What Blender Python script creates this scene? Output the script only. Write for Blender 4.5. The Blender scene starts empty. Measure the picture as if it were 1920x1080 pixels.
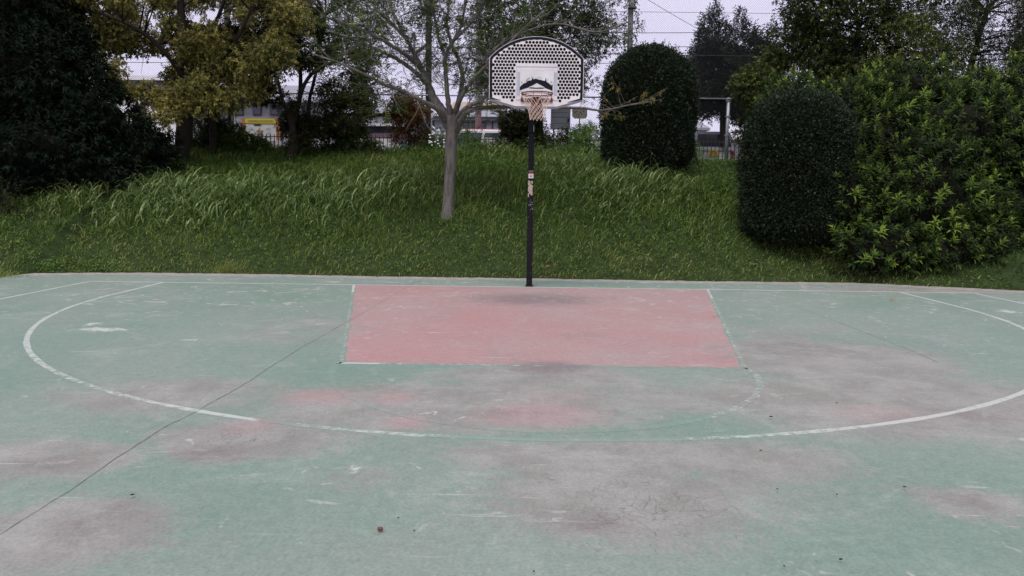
import bpy, bmesh, math, random
import numpy as np
from mathutils import Vector, Matrix

random.seed(7)
rng = np.random.default_rng(11)
SC = bpy.context.scene
COL = SC.collection

# ------------------------------------------------------------------ camera
CAM = np.array([-0.2606, -12.2234, 1.5085])
YAW, PITCH, ROLL, FPX = -0.00456, -0.1243, 0.01276, 1358.66      # focal length for a 1920 px wide frame
_fw = np.array([math.sin(YAW)*math.cos(PITCH), math.cos(YAW)*math.cos(PITCH), math.sin(PITCH)])
_r = np.array([math.cos(YAW), -math.sin(YAW), 0.0]); _u = np.cross(_r, _fw)
_rt = _r*math.cos(ROLL) + _u*math.sin(ROLL)
_up = -_r*math.sin(ROLL) + _u*math.cos(ROLL)
cam_data = bpy.data.cameras.new('camera'); cam = bpy.data.objects.new('camera', cam_data); COL.objects.link(cam)
cam_data.sensor_width = 36; cam_data.lens = FPX/1920*36
cam_data.clip_start = 0.05; cam_data.clip_end = 3000
cam.matrix_world = Matrix(((_rt[0], _up[0], -_fw[0], CAM[0]), (_rt[1], _up[1], -_fw[1], CAM[1]),
                           (_rt[2], _up[2], -_fw[2], CAM[2]), (0, 0, 0, 1)))
SC.camera = cam

# ------------------------------------------------------------------ sky, sun, exposure
SUN_EL, SUN_AZ = math.radians(62), math.radians(200)
world = bpy.data.worlds.new('World'); SC.world = world; world.use_nodes = True
nt = world.node_tree; nt.nodes.clear()
out = nt.nodes.new('ShaderNodeOutputWorld'); bg = nt.nodes.new('ShaderNodeBackground')
sky = nt.nodes.new('ShaderNodeTexSky'); sky.sky_type = 'NISHITA'; sky.sun_disc = False
sky.sun_elevation = SUN_EL; sky.sun_rotation = SUN_AZ; sky.dust_density = 3; sky.air_density = 1
tc = nt.nodes.new('ShaderNodeTexCoord')
mp = nt.nodes.new('ShaderNodeMapping'); mp.inputs['Scale'].default_value = (1, 1, 3)
nz = nt.nodes.new('ShaderNodeTexNoise'); nz.inputs['Scale'].default_value = 2.2; nz.inputs['Detail'].default_value = 5
rp = nt.nodes.new('ShaderNodeValToRGB')
rp.color_ramp.elements[0].position = .3; rp.color_ramp.elements[0].color = (5.7, 5.35, 7.0, 1)
rp.color_ramp.elements[1].position = .7; rp.color_ramp.elements[1].color = (6.6, 6.25, 7.9, 1)
mx = nt.nodes.new('ShaderNodeMix'); mx.data_type = 'RGBA'; mx.inputs['Factor'].default_value = .9
nt.links.new(tc.outputs['Generated'], mp.inputs[0]); nt.links.new(mp.outputs[0], nz.inputs['Vector'])
nt.links.new(nz.outputs['Fac'], rp.inputs[0])
nt.links.new(sky.outputs[0], mx.inputs[6]); nt.links.new(rp.outputs[0], mx.inputs[7])
nt.links.new(mx.outputs[2], bg.inputs[0]); bg.inputs[1].default_value = 0.1
nt.links.new(bg.outputs[0], out.inputs[0])
sun_d = bpy.data.lights.new('sun', 'SUN'); sun_d.energy = 1.5; sun_d.angle = math.radians(25); sun_d.color = (1, .96, .88)
sun = bpy.data.objects.new('sun', sun_d); COL.objects.link(sun)
_sd = Vector((math.sin(SUN_AZ)*math.cos(SUN_EL), math.cos(SUN_AZ)*math.cos(SUN_EL), math.sin(SUN_EL)))
sun.rotation_euler = _sd.to_track_quat('Z', 'Y').to_euler(); sun.location = (0, -20, 40)
SC.view_settings.view_transform = 'Standard'; SC.view_settings.look = 'None'
SC.view_settings.exposure = 0.5; SC.view_settings.gamma = 1

# ------------------------------------------------------------------ measuring helpers
def ray(x, y):
    return _fw*FPX + _rt*(x-960) + _up*(540-y)
def at(x, y, Y):
    d = ray(x, y); t = (Y-CAM[1])/d[1]
    return CAM + d*t
def gp(x, y, z=0.0):
    d = ray(x, y); t = (z-CAM[2])/d[2]
    return CAM + d*t
def ppm(Y):                       # pixels per metre at depth Y
    return FPX/(Y-CAM[1])

# far edge of the slab
_edge_px = [(0, 520), (60, 512), (250, 511), (500, 514), (700, 518), (1000, 522), (1300, 527), (1600, 530), (1750, 537), (1920, 545)]
_ex = np.array([gp(*p)[0] for p in _edge_px]); _ey = np.array([gp(*p)[1] for p in _edge_px])
_ex = np.concatenate([[-10.6, -10.2], _ex, [9.6, 9.9]]); _ey = np.concatenate([[-3, -.6], _ey, [-.8, -3]])
_o = np.argsort(_ex); _ex = _ex[_o]; _ey = _ey[_o]
def edgeY(X):
    X = np.asarray(X, float)
    return np.interp(X, _ex, _ey) + .02*np.sin(X*5.1) + .012*np.sin(X*13.7+1) + .014*np.sin(X*31+2*np.sin(X*3)) - .035*np.clip(np.sin(X*17.3+3*np.sin(X*2.1))-.72, 0, 1)*3
def sn(X, Y, f, s=0.):            # cheap smooth noise
    return (np.sin(X*f+s)*np.cos(Y*f*1.13+s*2.1) + .6*np.sin(X*f*2.3+Y*f*1.7+s*3.3) + .35*np.cos(Y*f*3.9-X*f*2.9+s))/1.95
_tt = np.array([-50, 0, .12, .45, 2.3, 4.2, 7.0, 8.6, 9.4, 10.8, 200]); _tz = np.array([-.07, -.05, .0, .12, 1.17, 1.98, 2.70, 2.74, 2.73, 2.0, 2.0])
def terrain(X, Y):
    X = np.asarray(X, float); Y = np.asarray(Y, float)
    e = np.interp(np.clip(X, -9.3, 9.0), _ex, _ey)
    t = Y - e
    z = sum(np.interp(t+o, _tt, _tz) for o in (-.3, -.15, 0, .15, .3))/5
    z = np.where(t < .3, np.interp(t, _tt, _tz), z)
    z = z-.16*np.clip((X-3.0)/1.2, 0, 1)*np.clip((t-4)/2, 0, 1)*np.clip((10-t)/1.0, 0, 1)
    k = np.clip((t-.3)/1.5, 0, 1)*np.clip((12-t)/3, 0, 1)
    return z + k*(.09*sn(X, Y, .9) + .03*sn(X, Y, 3.1, 2.))
def tp(x, y):                     # point on the bank seen at a pixel
    d = ray(x, y)
    for Y in np.arange(0.2, 60, .05):
        p = CAM + d*(Y-CAM[1])/d[1]
        if p[2] <= terrain(p[0], p[1]): return p
    return at(x, y, 9)

# ------------------------------------------------------------------ object helpers
def tag(o, label=None, cat=None, group=None, kind=None):
    if label: o['label'] = label
    if cat: o['category'] = cat
    if group: o['group'] = group
    if kind: o['kind'] = kind
    return o
def empty(name, loc, label=None, cat=None, group=None):
    o = bpy.data.objects.new(name, None); COL.objects.link(o); o.location = tuple(float(c) for c in loc)
    o.empty_display_size = .2
    return tag(o, label, cat, group)
def link(name, me, mat=None, parent=None, kind=None, world_space=True):
    if mat is not None and len(me.materials) == 0: me.materials.append(mat)
    o = bpy.data.objects.new(name, me); COL.objects.link(o)
    if parent is not None:
        o.parent = parent
        if world_space:           # geometry given in world space
            q = parent; off = Vector((0, 0, 0))
            while q is not None: off += q.location; q = q.parent
            o.location = -off
    if kind: o['kind'] = kind
    return o
def np_mesh(name, V, F, attrs=None, smooth=False):
    V = np.ascontiguousarray(V, dtype=np.float32); F = np.asarray(F, dtype=np.int32)
    k = F.shape[1]
    me = bpy.data.meshes.new(name)
    me.vertices.add(len(V)); me.vertices.foreach_set('co', V.ravel())
    me.loops.add(F.size); me.loops.foreach_set('vertex_index', F.ravel())
    me.polygons.add(len(F)); me.polygons.foreach_set('loop_start', np.arange(0, F.size, k, dtype=np.int32))
    if smooth: me.polygons.foreach_set('use_smooth', np.ones(len(F), dtype=bool))
    else: me.polygons.foreach_set('use_smooth', np.zeros(len(F), dtype=bool))
    me.update(calc_edges=True)
    for n, (dom, arr) in (attrs or {}).items():
        a = me.attributes.new(n, 'FLOAT', dom); a.data.foreach_set('value', np.ascontiguousarray(arr, dtype=np.float32))
    return me
class MB:                          # collects polygons for one mesh object
    def __init__(s): s.v = []; s.f = []
    def poly(s, pts, faces):
        b = len(s.v); s.v += [tuple(float(c) for c in p) for p in pts]; s.f += [tuple(b+i for i in f) for f in faces]
    def box(s, c, d, rz=0.0):
        x, y, z = d[0]/2, d[1]/2, d[2]/2; ca, sa = math.cos(rz), math.sin(rz)
        P = [(c[0]+a*x*ca-b*y*sa, c[1]+a*x*sa+b*y*ca, c[2]+e*z) for a, b, e in
             ((-1, -1, -1), (1, -1, -1), (1, 1, -1), (-1, 1, -1), (-1, -1, 1), (1, -1, 1), (1, 1, 1), (-1, 1, 1))]
        s.poly(P, [(0, 3, 2, 1), (4, 5, 6, 7), (0, 1, 5, 4), (1, 2, 6, 5), (2, 3, 7, 6), (3, 0, 4, 7)])
    def tube(s, pts, rad, n=8, cap=True):
        pts = [np.array(p, float) for p in pts]; m = len(pts)
        if not hasattr(rad, '__len__'): rad = [rad]*m
        b = len(s.v); prev = None
        for i in range(m):
            t = pts[min(i+1, m-1)]-pts[max(i-1, 0)]; t = t/(np.linalg.norm(t)+1e-9)
            if prev is None:
                a = np.cross(t, [0, 0, 1.0] if abs(t[2]) < .9 else [1.0, 0, 0])
            else: a = prev - t*np.dot(prev, t)
            a = a/(np.linalg.norm(a)+1e-9); prev = a; c = np.cross(t, a)
            for k in range(n):
                q = pts[i] + rad[i]*(a*math.cos(2*math.pi*k/n) + c*math.sin(2*math.pi*k/n)); s.v.append(tuple(q))
        for i in range(m-1):
            for k in range(n):
                k2 = (k+1) % n; s.f.append((b+i*n+k, b+i*n+k2, b+(i+1)*n+k2, b+(i+1)*n+k))
        if cap: s.f.append(tuple(b+k for k in range(n))[::-1]); s.f.append(tuple(b+(m-1)*n+k for k in range(n)))
    def prism(s, pts2, axis_pts, close=True):     # pts2: list of front points, axis_pts: matching back points
        n = len(pts2); b = len(s.v); s.v += [tuple(p) for p in pts2]+[tuple(p) for p in axis_pts]
        s.f.append(tuple(b+i for i in range(n))); s.f.append(tuple(b+n+i for i in range(n))[::-1])
        for i in range(n):
            j = (i+1) % n; s.f.append((b+i, b+n+i, b+n+j, b+j))
    def build(s, name, mat, parent=None, bevel=0, smooth=False, kind=None, fix=True):
        me = bpy.data.meshes.new(name); me.from_pydata(s.v, [], s.f)
        bm = bmesh.new(); bm.from_mesh(me)
        if fix: bmesh.ops.recalc_face_normals(bm, faces=bm.faces)
        bm.to_mesh(me); bm.free()
        if smooth:
            for p in me.polygons: p.use_smooth = True
        o = link(name, me, mat, parent, kind)
        if bevel:
            m = o.modifiers.new('bevel', 'BEVEL'); m.width = bevel; m.segments = 2; m.limit_method = 'ANGLE'
        return o

# ------------------------------------------------------------------ materials
def new_mat(name):
    m = bpy.data.materials.new(name); m.use_nodes = True
    return m, m.node_tree, m.node_tree.nodes['Principled BSDF']
def mk(nt, t, **kw):
    n = nt.nodes.new(t)
    for k, v in kw.items():
        if k in n.inputs: n.inputs[k].default_value = v
        else: setattr(n, k, v)
    return n
def ramp(nt, stops):
    r = nt.nodes.new('ShaderNodeValToRGB'); e = r.color_ramp.elements
    while len(e) < len(stops): e.new(.5)
    for i, (p, c) in enumerate(stops):
        e[i].position = p; e[i].color = (c, c, c, 1) if not hasattr(c, '__len__') else (*c, 1)
    return r
def mixc(nt, fac, a, b, blend='MIX'):
    m = nt.nodes.new('ShaderNodeMix'); m.data_type = 'RGBA'; m.blend_type = blend
    for s, v in ((0, fac), (6, a), (7, b)):
        if isinstance(v, (int, float)): m.inputs[s].default_value = v
        elif isinstance(v, tuple): m.inputs[s].default_value = (*v, 1) if len(v) == 3 else v
        else: nt.links.new(v, m.inputs[s])
    return m.outputs[2]
def math_(nt, op, a, b=None, c=None, clamp=False):
    m = nt.nodes.new('ShaderNodeMath'); m.operation = op; m.use_clamp = clamp
    for i, v in enumerate((a, b, c)):
        if v is None: continue
        if isinstance(v, (int, float)): m.inputs[i].default_value = v
        else: nt.links.new(v, m.inputs[i])
    return m.outputs[0]
def simple(name, col, rough=.6, metal=0, var=.25, scale=8, bump=0, spec=.5, dirt=None):
    m, nt, b = new_mat(name)
    tc = mk(nt, 'ShaderNodeTexCoord')
    n = mk(nt, 'ShaderNodeTexNoise', Scale=scale, Detail=6.0, Roughness=.65); nt.links.new(tc.outputs['Object'], n.inputs['Vector'])
    r = ramp(nt, [(.3, tuple(c*(1-var) for c in col)), (.7, tuple(min(1, c*(1+var*.6)) for c in col))])
    nt.links.new(n.outputs['Fac'], r.inputs[0]); o = r.outputs[0]
    if dirt:
        n2 = mk(nt, 'ShaderNodeTexNoise', Scale=scale*.35, Detail=8.0, Roughness=.75); nt.links.new(tc.outputs['Object'], n2.inputs['Vector'])
        r2 = ramp(nt, [(.5, 0.0), (.72, .75)]); nt.links.new(n2.outputs['Fac'], r2.inputs[0])
        o = mixc(nt, r2.outputs[0], o, dirt)
    nt.links.new(o, b.inputs['Base Color'])
    b.inputs['Roughness'].default_value = rough; b.inputs['Metallic'].default_value = metal
    b.inputs['Specular IOR Level'].default_value = spec
    if bump:
        bp = mk(nt, 'ShaderNodeBump', Strength=bump, Distance=.01); nt.links.new(n.outputs['Fac'], bp.inputs['Height']); nt.links.new(bp.outputs[0], b.inputs['Normal'])
    return m
def leaf_mat(name, stops, rough=.5, trans=.25, spec=.4):
    """leaf colour by per-leaf tint attribute (age/kind of the leaf, painted shade on some grass)"""
    m, nt, b = new_mat(name)
    a = mk(nt, 'ShaderNodeAttribute'); a.attribute_name = 'tint'
    r = ramp(nt, stops); nt.links.new(a.outputs['Fac'], r.inputs[0])
    nt.links.new(r.outputs[0], b.inputs['Base Color']); b.inputs['Roughness'].default_value = rough
    b.inputs['Specular IOR Level'].default_value = spec
    if trans:
        t = mk(nt, 'ShaderNodeBsdfTranslucent'); nt.links.new(r.outputs[0], t.inputs[0])
        ms = mk(nt, 'ShaderNodeMixShader', Fac=trans); o = nt.nodes['Material Output']
        nt.links.new(b.outputs[0], ms.inputs[1]); nt.links.new(t.outputs[0], ms.inputs[2]); nt.links.new(ms.outputs[0], o.inputs[0])
    return m

# worn court paint: one node group, used by slab, key and lines alike, so wear shows the same ground everywhere
def court_group():
    g = bpy.data.node_groups.new('court_surface', 'ShaderNodeTree')
    g.interface.new_socket('Color', in_out='OUTPUT', socket_type='NodeSocketColor')
    g.interface.new_socket('Height', in_out='OUTPUT', socket_type='NodeSocketFloat')
    g.interface.new_socket('Paint', in_out='INPUT', socket_type='NodeSocketColor')
    gi = g.nodes.new('NodeGroupInput'); go = g.nodes.new('NodeGroupOutput')
    geo = g.nodes.new('ShaderNodeNewGeometry'); pos = geo.outputs['Position']
    def noise(s, d=6.0, r=.6, dist=0.0, vec=None):
        n = mk(g, 'ShaderNodeTexNoise', Scale=s, Detail=d, Roughness=r, Distortion=dist); g.links.new(vec or pos, n.inputs['Vector']); return n.outputs['Fac']
    def at_(n):
        a = mk(g, 'ShaderNodeAttribute'); a.attribute_name = n; return a.outputs['Fac']
    def rmp(src, stops):
        r = ramp(g, stops); g.links.new(src, r.inputs[0]); return r.outputs[0]
    c = gi.outputs['Paint']
    # faded / chalked paint
    fade = math_(g, 'MULTIPLY', rmp(noise(.35, 5.0, .6), [(.36, 0.0), (.60, 1.0)]), .7)
    c = mixc(g, fade, c, mixc(g, .50, c, (.30, .315, .28)))
    # worn-through grey patches
    st = math_(g, 'ADD', at_('stain'), math_(g, 'MULTIPLY', math_(g, 'SUBTRACT', noise(1.1, 8.0, .65, .4), .5), .85))
    fine = math_(g, 'SUBTRACT', noise(10.0, 10.0, .8), .5)
    st = math_(g, 'ADD', st, math_(g, 'MULTIPLY', fine, 1.1)); stm = rmp(st, [(.22, 0.0), (.50, 1.0)])
    stc = mixc(g, rmp(noise(2.3, 5.0), [(.4, 0.0), (.6, 1.0)]), (.230, .217, .193), (.292, .284, .255))
    c = mixc(g, math_(g, 'MULTIPLY', stm, .82), c, stc)
    pk = math_(g, 'ADD', at_('pink'), math_(g, 'MULTIPLY', math_(g, 'SUBTRACT', noise(2.2, 8.0, .7), .5), .6))
    pk = math_(g, 'ADD', pk, math_(g, 'MULTIPLY', fine, .9))
    c = mixc(g, math_(g, 'MULTIPLY', rmp(pk, [(.30, 0.0), (.85, 1.0)]), .7), c, (.335, .235, .222))
    dk = math_(g, 'ADD', at_('dark'), math_(g, 'MULTIPLY', math_(g, 'SUBTRACT', noise(3.0, 9.0, .75), .5), .7))
    dk = math_(g, 'ADD', dk, math_(g, 'MULTIPLY', fine, 1.1))
    c = mixc(g, math_(g, 'MULTIPLY', rmp(dk, [(.22, 0.0), (.72, 1.0)]), .72), c, (.165, .138, .132))
    # soft dirt film, streaky
    c = mixc(g, math_(g, 'MULTIPLY', rmp(noise(.9, 7.0, .7, .6), [(.45, 0.0), (.75, 1.0)]), .28), c, (.235, .22, .215))
    c = mixc(g, math_(g, 'MULTIPLY', rmp(noise(1.7, 9.0, .75, .9), [(.52, 0.0), (.72, 1.0)]), .3), c, (.40, .41, .395))
    # flecks where paint has flaked to pale concrete
    fl = math_(g, 'MULTIPLY', rmp(noise(7.5, 3.0, .55, .8), [(.66, 0.0), (.70, 1.0)]), rmp(math_(g, 'ADD', noise(.8, 3.0), math_(g, 'MULTIPLY', at_('fleck'), .3)), [(.50, 0.0), (.66, 1.0)]))
    c = mixc(g, math_(g, 'MULTIPLY', fl, .75), c, (.50, .48, .45))
    for (ang, sx, sy, sd, lo_) in ((.35, 3.0, 17.0, 0.0, .655), (-.9, 4.0, 22.0, 5.0, .66), (1.5, 2.2, 13.0, 9.0, .665), (0.0, 1.3, 11.0, 14.0, .66)):
        mp_ = mk(g, 'ShaderNodeMapping'); mp_.inputs['Scale'].default_value = (sx, sy, 1); mp_.inputs['Rotation'].default_value = (0, 0, ang); mp_.inputs['Location'].default_value = (sd, sd, 0); g.links.new(pos, mp_.inputs[0])
        sk = math_(g, 'MULTIPLY', rmp(noise(.55, 5.0, .62, .9, mp_.outputs[0]), [(lo_, 0.0), (lo_+.035, 1.0)]), rmp(noise(1.2, 2.0), [(.45, 0.0), (.6, 1.0)]))
        c = mixc(g, math_(g, 'MULTIPLY', sk, .55), c, (.40, .42, .39))
    sf = math_(g, 'ADD', math_(g, 'MULTIPLY', at_('scuff'), .75), math_(g, 'MULTIPLY', fine, 2.2))
    c = mixc(g, math_(g, 'MULTIPLY', rmp(sf, [(.38, 0.0), (.6, 1.0)]), .8), c, (.50, .53, .49))
    fl2 = math_(g, 'MULTIPLY', rmp(noise(2.6, 4.0, .6, 1.2), [(.60, 0.0), (.68, 1.0)]), rmp(at_('fleck'), [(.15, 0.0), (.8, 1.0)]))
    c = mixc(g, math_(g, 'MULTIPLY', fl2, .7), c, (.42, .40, .36))
    # unpainted margin
    ed = math_(g, 'ADD', at_('edge'), math_(g, 'MULTIPLY', math_(g, 'SUBTRACT', noise(4.0, 6.0, .7), .5), 1.1))
    c = mixc(g, math_(g, 'MULTIPLY', rmp(ed, [(.45, 0.0), (.6, 1.0)]), .85), c, mixc(g, rmp(noise(6.0), [(.4, 0.0), (.6, 1.0)]), (.40, .355, .32), (.28, .26, .235)))
    # fine grain
    gr = noise(55.0, 3.0, .7); c = mixc(g, .22, c, rmp(gr, [(.3, .0), (.7, 1.0)]), 'SOFT_LIGHT')
    gr2 = noise(14.0, 6.0, .75); c = mixc(g, .2, c, rmp(gr2, [(.3, .1), (.7, .95)]), 'SOFT_LIGHT')
    # crazing
    dv = mk(g, 'ShaderNodeTexNoise', Scale=3.0, Detail=4.0)
    g.links.new(pos, dv.inputs['Vector'])
    va = mk(g, 'ShaderNodeVectorMath', operation='MULTIPLY_ADD'); g.links.new(dv.outputs['Color'], va.inputs[0]); va.inputs[1].default_value = (.35, .35, 0); g.links.new(pos, va.inputs[2])
    vo = mk(g, 'ShaderNodeTexVoronoi', Scale=15.0); vo.feature = 'DISTANCE_TO_EDGE'; g.links.new(va.outputs[0], vo.inputs['Vector'])
    brk = math_(g, 'MULTIPLY', rmp(vo.outputs['Distance'], [(.01, 1.0), (.045, 0.0)]), rmp(math_(g, 'ADD', math_(g, 'MULTIPLY', at_('craze'), .30), math_(g, 'MULTIPLY', noise(7.0, 5.0, .75), .9)), [(.665, 0.0), (.75, 1.0)]))
    c = mixc(g, math_(g, 'MULTIPLY', brk, .55), c, (.09, .085, .08))
    g.links.new(c, go.inputs['Color'])
    g.links.new(math_(g, 'SUBTRACT', math_(g, 'MULTIPLY', gr, .25), brk), go.inputs['Height'])
    return g
CG = court_group()
def court_mat(name, paint, over=None, over_alt=None):
    m, nt, b = new_mat(name)
    gn = nt.nodes.new('ShaderNodeGroup'); gn.node_tree = CG; gn.inputs['Paint'].default_value = (*paint, 1)
    c = gn.outputs['Color']
    if over:
        geo = nt.nodes.new('ShaderNodeNewGeometry')
        n = mk(nt, 'ShaderNodeTexNoise', Scale=13.0, Detail=9.0, Roughness=.8); nt.links.new(geo.outputs['Position'], n.inputs['Vector'])
        a = mk(nt, 'ShaderNodeAttribute'); a.attribute_name = 'keep'
        k = math_(nt, 'ADD', a.outputs['Fac'], math_(nt, 'MULTIPLY', math_(nt, 'SUBTRACT', n.outputs['Fac'], .5), 2.2))
        r = ramp(nt, [(.40, 0.0), (.62, 1.0)]); nt.links.new(k, r.inputs[0])
        a2 = mk(nt, 'ShaderNodeAttribute'); a2.attribute_name = 'ghost'
        c = mixc(nt, math_(nt, 'MULTIPLY', a2.outputs['Fac'], .6), c, over_alt)
        c = mixc(nt, math_(nt, 'MULTIPLY', r.outputs[0], .92), c, over)
    nt.links.new(c, b.inputs['Base Color']); b.inputs['Roughness'].default_value = .72; b.inputs['Specular IOR Level'].default_value = .3
    bp = mk(nt, 'ShaderNodeBump', Strength=.25, Distance=.004); nt.links.new(gn.outputs['Height'], bp.inputs['Height']); nt.links.new(bp.outputs[0], b.inputs['Normal'])
    return m
GREEN = (.160, .238, .184)
M = {}
M['court'] = court_mat('court_green', GREEN)
M['key'] = court_mat('court_red', (.365, .210, .196))
M['line'] = court_mat('court_line', GREEN, (.45, .475, .43), (.20, .315, .25))
M['black_steel'] = simple('black_steel', (.006, .006, .007), .5, 0, .3, 20, .1, spec=.22)
M['rust'] = simple('rim_red', (.17, .055, .040), .6, .1, .4, 40, .2)
M['navy'] = simple('navy_paint', (.007, .007, .014), .6, 0, .3, 30, spec=.2)
M['board'] = simple('board_plastic', (.80, .76, .75), .45, 0, .06, 6, 0, dirt=(.55, .52, .55))
M['board_blue'] = simple('board_grey', (.48, .49, .56), .5, 0, .1, 6)
M['cord'] = simple('net_cord', (.78, .60, .49), .85, 0, .2, 60)
M['white'] = simple('white_paint', (.75, .74, .73), .5, 0, .1, 3)
M['sticker_orange'] = simple('sticker_orange', (.65, .16, .03), .5)
M['paper'] = simple('torn_paper', (.58, .50, .38), .8, 0, .5, 60, dirt=(.3, .12, .06))
M['steel'] = simple('galvanised_steel', (.33, .36, .39), .45, .4, .2, 9)
M['post_dark'] = simple('weathered_post', (.075, .085, .09), .6, .1, .35, 6)
M['wire'] = simple('mesh_wire', (.055, .058, .065), .6, .1, .2, 9)
M['concrete'] = simple('concrete_pole', (.34, .33, .34), .85, 0, .25, 4, .2)
M['grey_panel'] = simple('grey_panel', (.60, .61, .63), .5, 0, .12, 3)
M['beige'] = simple('beige_board', (.56, .50, .36), .6, 0, .1, 8)
M['wall_white'] = simple('wall_white', (.84, .82, .84), .8, 0, .12, 1.5, dirt=(.5, .48, .46))
M['wall_grey'] = simple('wall_grey', (.36, .35, .35), .85, 0, .2, 2)
M['wall_mid'] = simple('wall_mid', (.58, .57, .60), .85, 0, .15, 2)
M['roof'] = simple('roof_grey', (.30, .305, .34), .7, 0, .25, 6)
M['roof_tan'] = simple('roof_tan', (.42, .32, .22), .75, 0, .2, 6)
M['roof_dark'] = simple('roof_dark', (.045, .045, .05), .6, 0, .2, 3)
M['pink_band'] = simple('pink_band', (.33, .22, .23), .8)
M['glass'] = simple('window_glass', (.03, .035, .045), .08, 0, .1, 3, spec=.8)
M['frame'] = simple('frame_dark', (.04, .04, .045), .5)
M['car_white'] = simple('car_white', (.72, .73, .74), .25, 0, .03, 3)
M['car_red'] = simple('car_red', (.42, .03, .04), .3)
M['rubber'] = simple('rubber', (.02, .02, .02), .8)
M['plate'] = simple('plate_yellow', (.75, .42, .03), .5)
M['lamp_red'] = simple('lamp_red', (.35, .01, .01), .2)
M['yellow'] = simple('sign_yellow', (.75, .62, .06), .5, 0, .05)
M['orange'] = simple('sign_orange', (.50, .22, .11), .6)
M['tan'] = simple('sign_tan', (.50, .32, .22), .6)
M['ink'] = simple('ink', (.03, .03, .03), .6)
M['blue'] = simple('blue_tarp', (.06, .16, .34), .6)
M['asphalt'] = simple('asphalt', (.055, .055, .056), .85, 0, .2, 20, .3)
M['crack'] = simple('crack_dark', (.105, .10, .09), .95, 0, .5, 18)
M['scuff'] = simple('scuff_pale', (.32, .35, .33), .8, 0, .2, 15)
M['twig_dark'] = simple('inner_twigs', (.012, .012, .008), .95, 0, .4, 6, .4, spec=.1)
M['bark_dark'] = simple('bark_dark', (.035, .028, .022), .9, 0, .45, 14, .6, spec=.2)

def bark_mat():
    m, nt, b = new_mat('bark_smooth_grey')
    tc = mk(nt, 'ShaderNodeTexCoord'); mpn = mk(nt, 'ShaderNodeMapping'); mpn.inputs['Scale'].default_value = (9, 9, 2.2)
    nt.links.new(tc.outputs['Object'], mpn.inputs[0])
    n = mk(nt, 'ShaderNodeTexNoise', Scale=1.6, Detail=8.0, Roughness=.65); nt.links.new(mpn.outputs[0], n.inputs['Vector'])
    r = ramp(nt, [(.3, (.06, .052, .048)), (.5, (.132, .117, .103)), (.72, (.205, .185, .163))]); nt.links.new(n.outputs['Fac'], r.inputs[0])
    n2 = mk(nt, 'ShaderNodeTexNoise', Scale=3.5, Detail=3.0); nt.links.new(tc.outputs['Object'], n2.inputs['Vector'])
    r2 = ramp(nt, [(.66, 0.0), (.7, .8)]); nt.links.new(n2.outputs['Fac'], r2.inputs[0])
    nt.links.new(mixc(nt, r2.outputs[0], r.outputs[0], (.05, .04, .036)), b.inputs['Base Color'])
    b.inputs['Roughness'].default_value = .85
    bp = mk(nt, 'ShaderNodeBump', Strength=.5, Distance=.02); nt.links.new(n.outputs['Fac'], bp.inputs['Height']); nt.links.new(bp.outputs[0], b.inputs['Normal'])
    return m
M['bark'] = bark_mat()

def soil_mat():
    m, nt, b = new_mat('bank_soil')
    geo = nt.nodes.new('ShaderNodeNewGeometry')
    n = mk(nt, 'ShaderNodeTexNoise', Scale=3.0, Detail=8.0, Roughness=.7); nt.links.new(geo.outputs['Position'], n.inputs['Vector'])
    r = ramp(nt, [(.3, (.016, .022, .009)), (.55, (.032, .052, .016)), (.75, (.050, .058, .024))]); nt.links.new(n.outputs['Fac'], r.inputs[0])
    nt.links.new(r.outputs[0], b.inputs['Base Color']); b.inputs['Roughness'].default_value = .95; b.inputs['Specular IOR Level'].default_value = .1
    return m
M['soil'] = soil_mat()

# ------------------------------------------------------------------ terrain
def build_ground():
    xs = np.concatenate([[-600, -300, -120, -60, -30], np.arange(-20, 20.01, .2), [30, 60, 120, 300, 600]])
    ys = np.concatenate([[-300, -100, -40, -20, -8, -4, -2], np.arange(-1.2, 13.01, .12), [14, 18, 25, 40, 80, 200, 600, 1200]])
    X, Y = np.meshgrid(xs, ys); Z = terrain(X, Y)
    nx, ny = len(xs), len(ys)
    V = np.stack([X, Y, Z], -1).reshape(-1, 3)
    i = np.arange(nx-1)[None, :]+np.arange(ny-1)[:, None]*nx
    F = np.stack([i, i+1, i+nx+1, i+nx], -1).reshape(-1, 4)
    link('ground', np_mesh('ground', V, F, smooth=True), M['soil'], kind='structure')
build_ground()
ST = 2.0                                    # level of the street behind the bank
rd = MB(); rd.box((0, 17.2, ST+.0-.05), (200, 8.4, .12)); rd.build('road', M['asphalt'], kind='structure')

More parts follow.
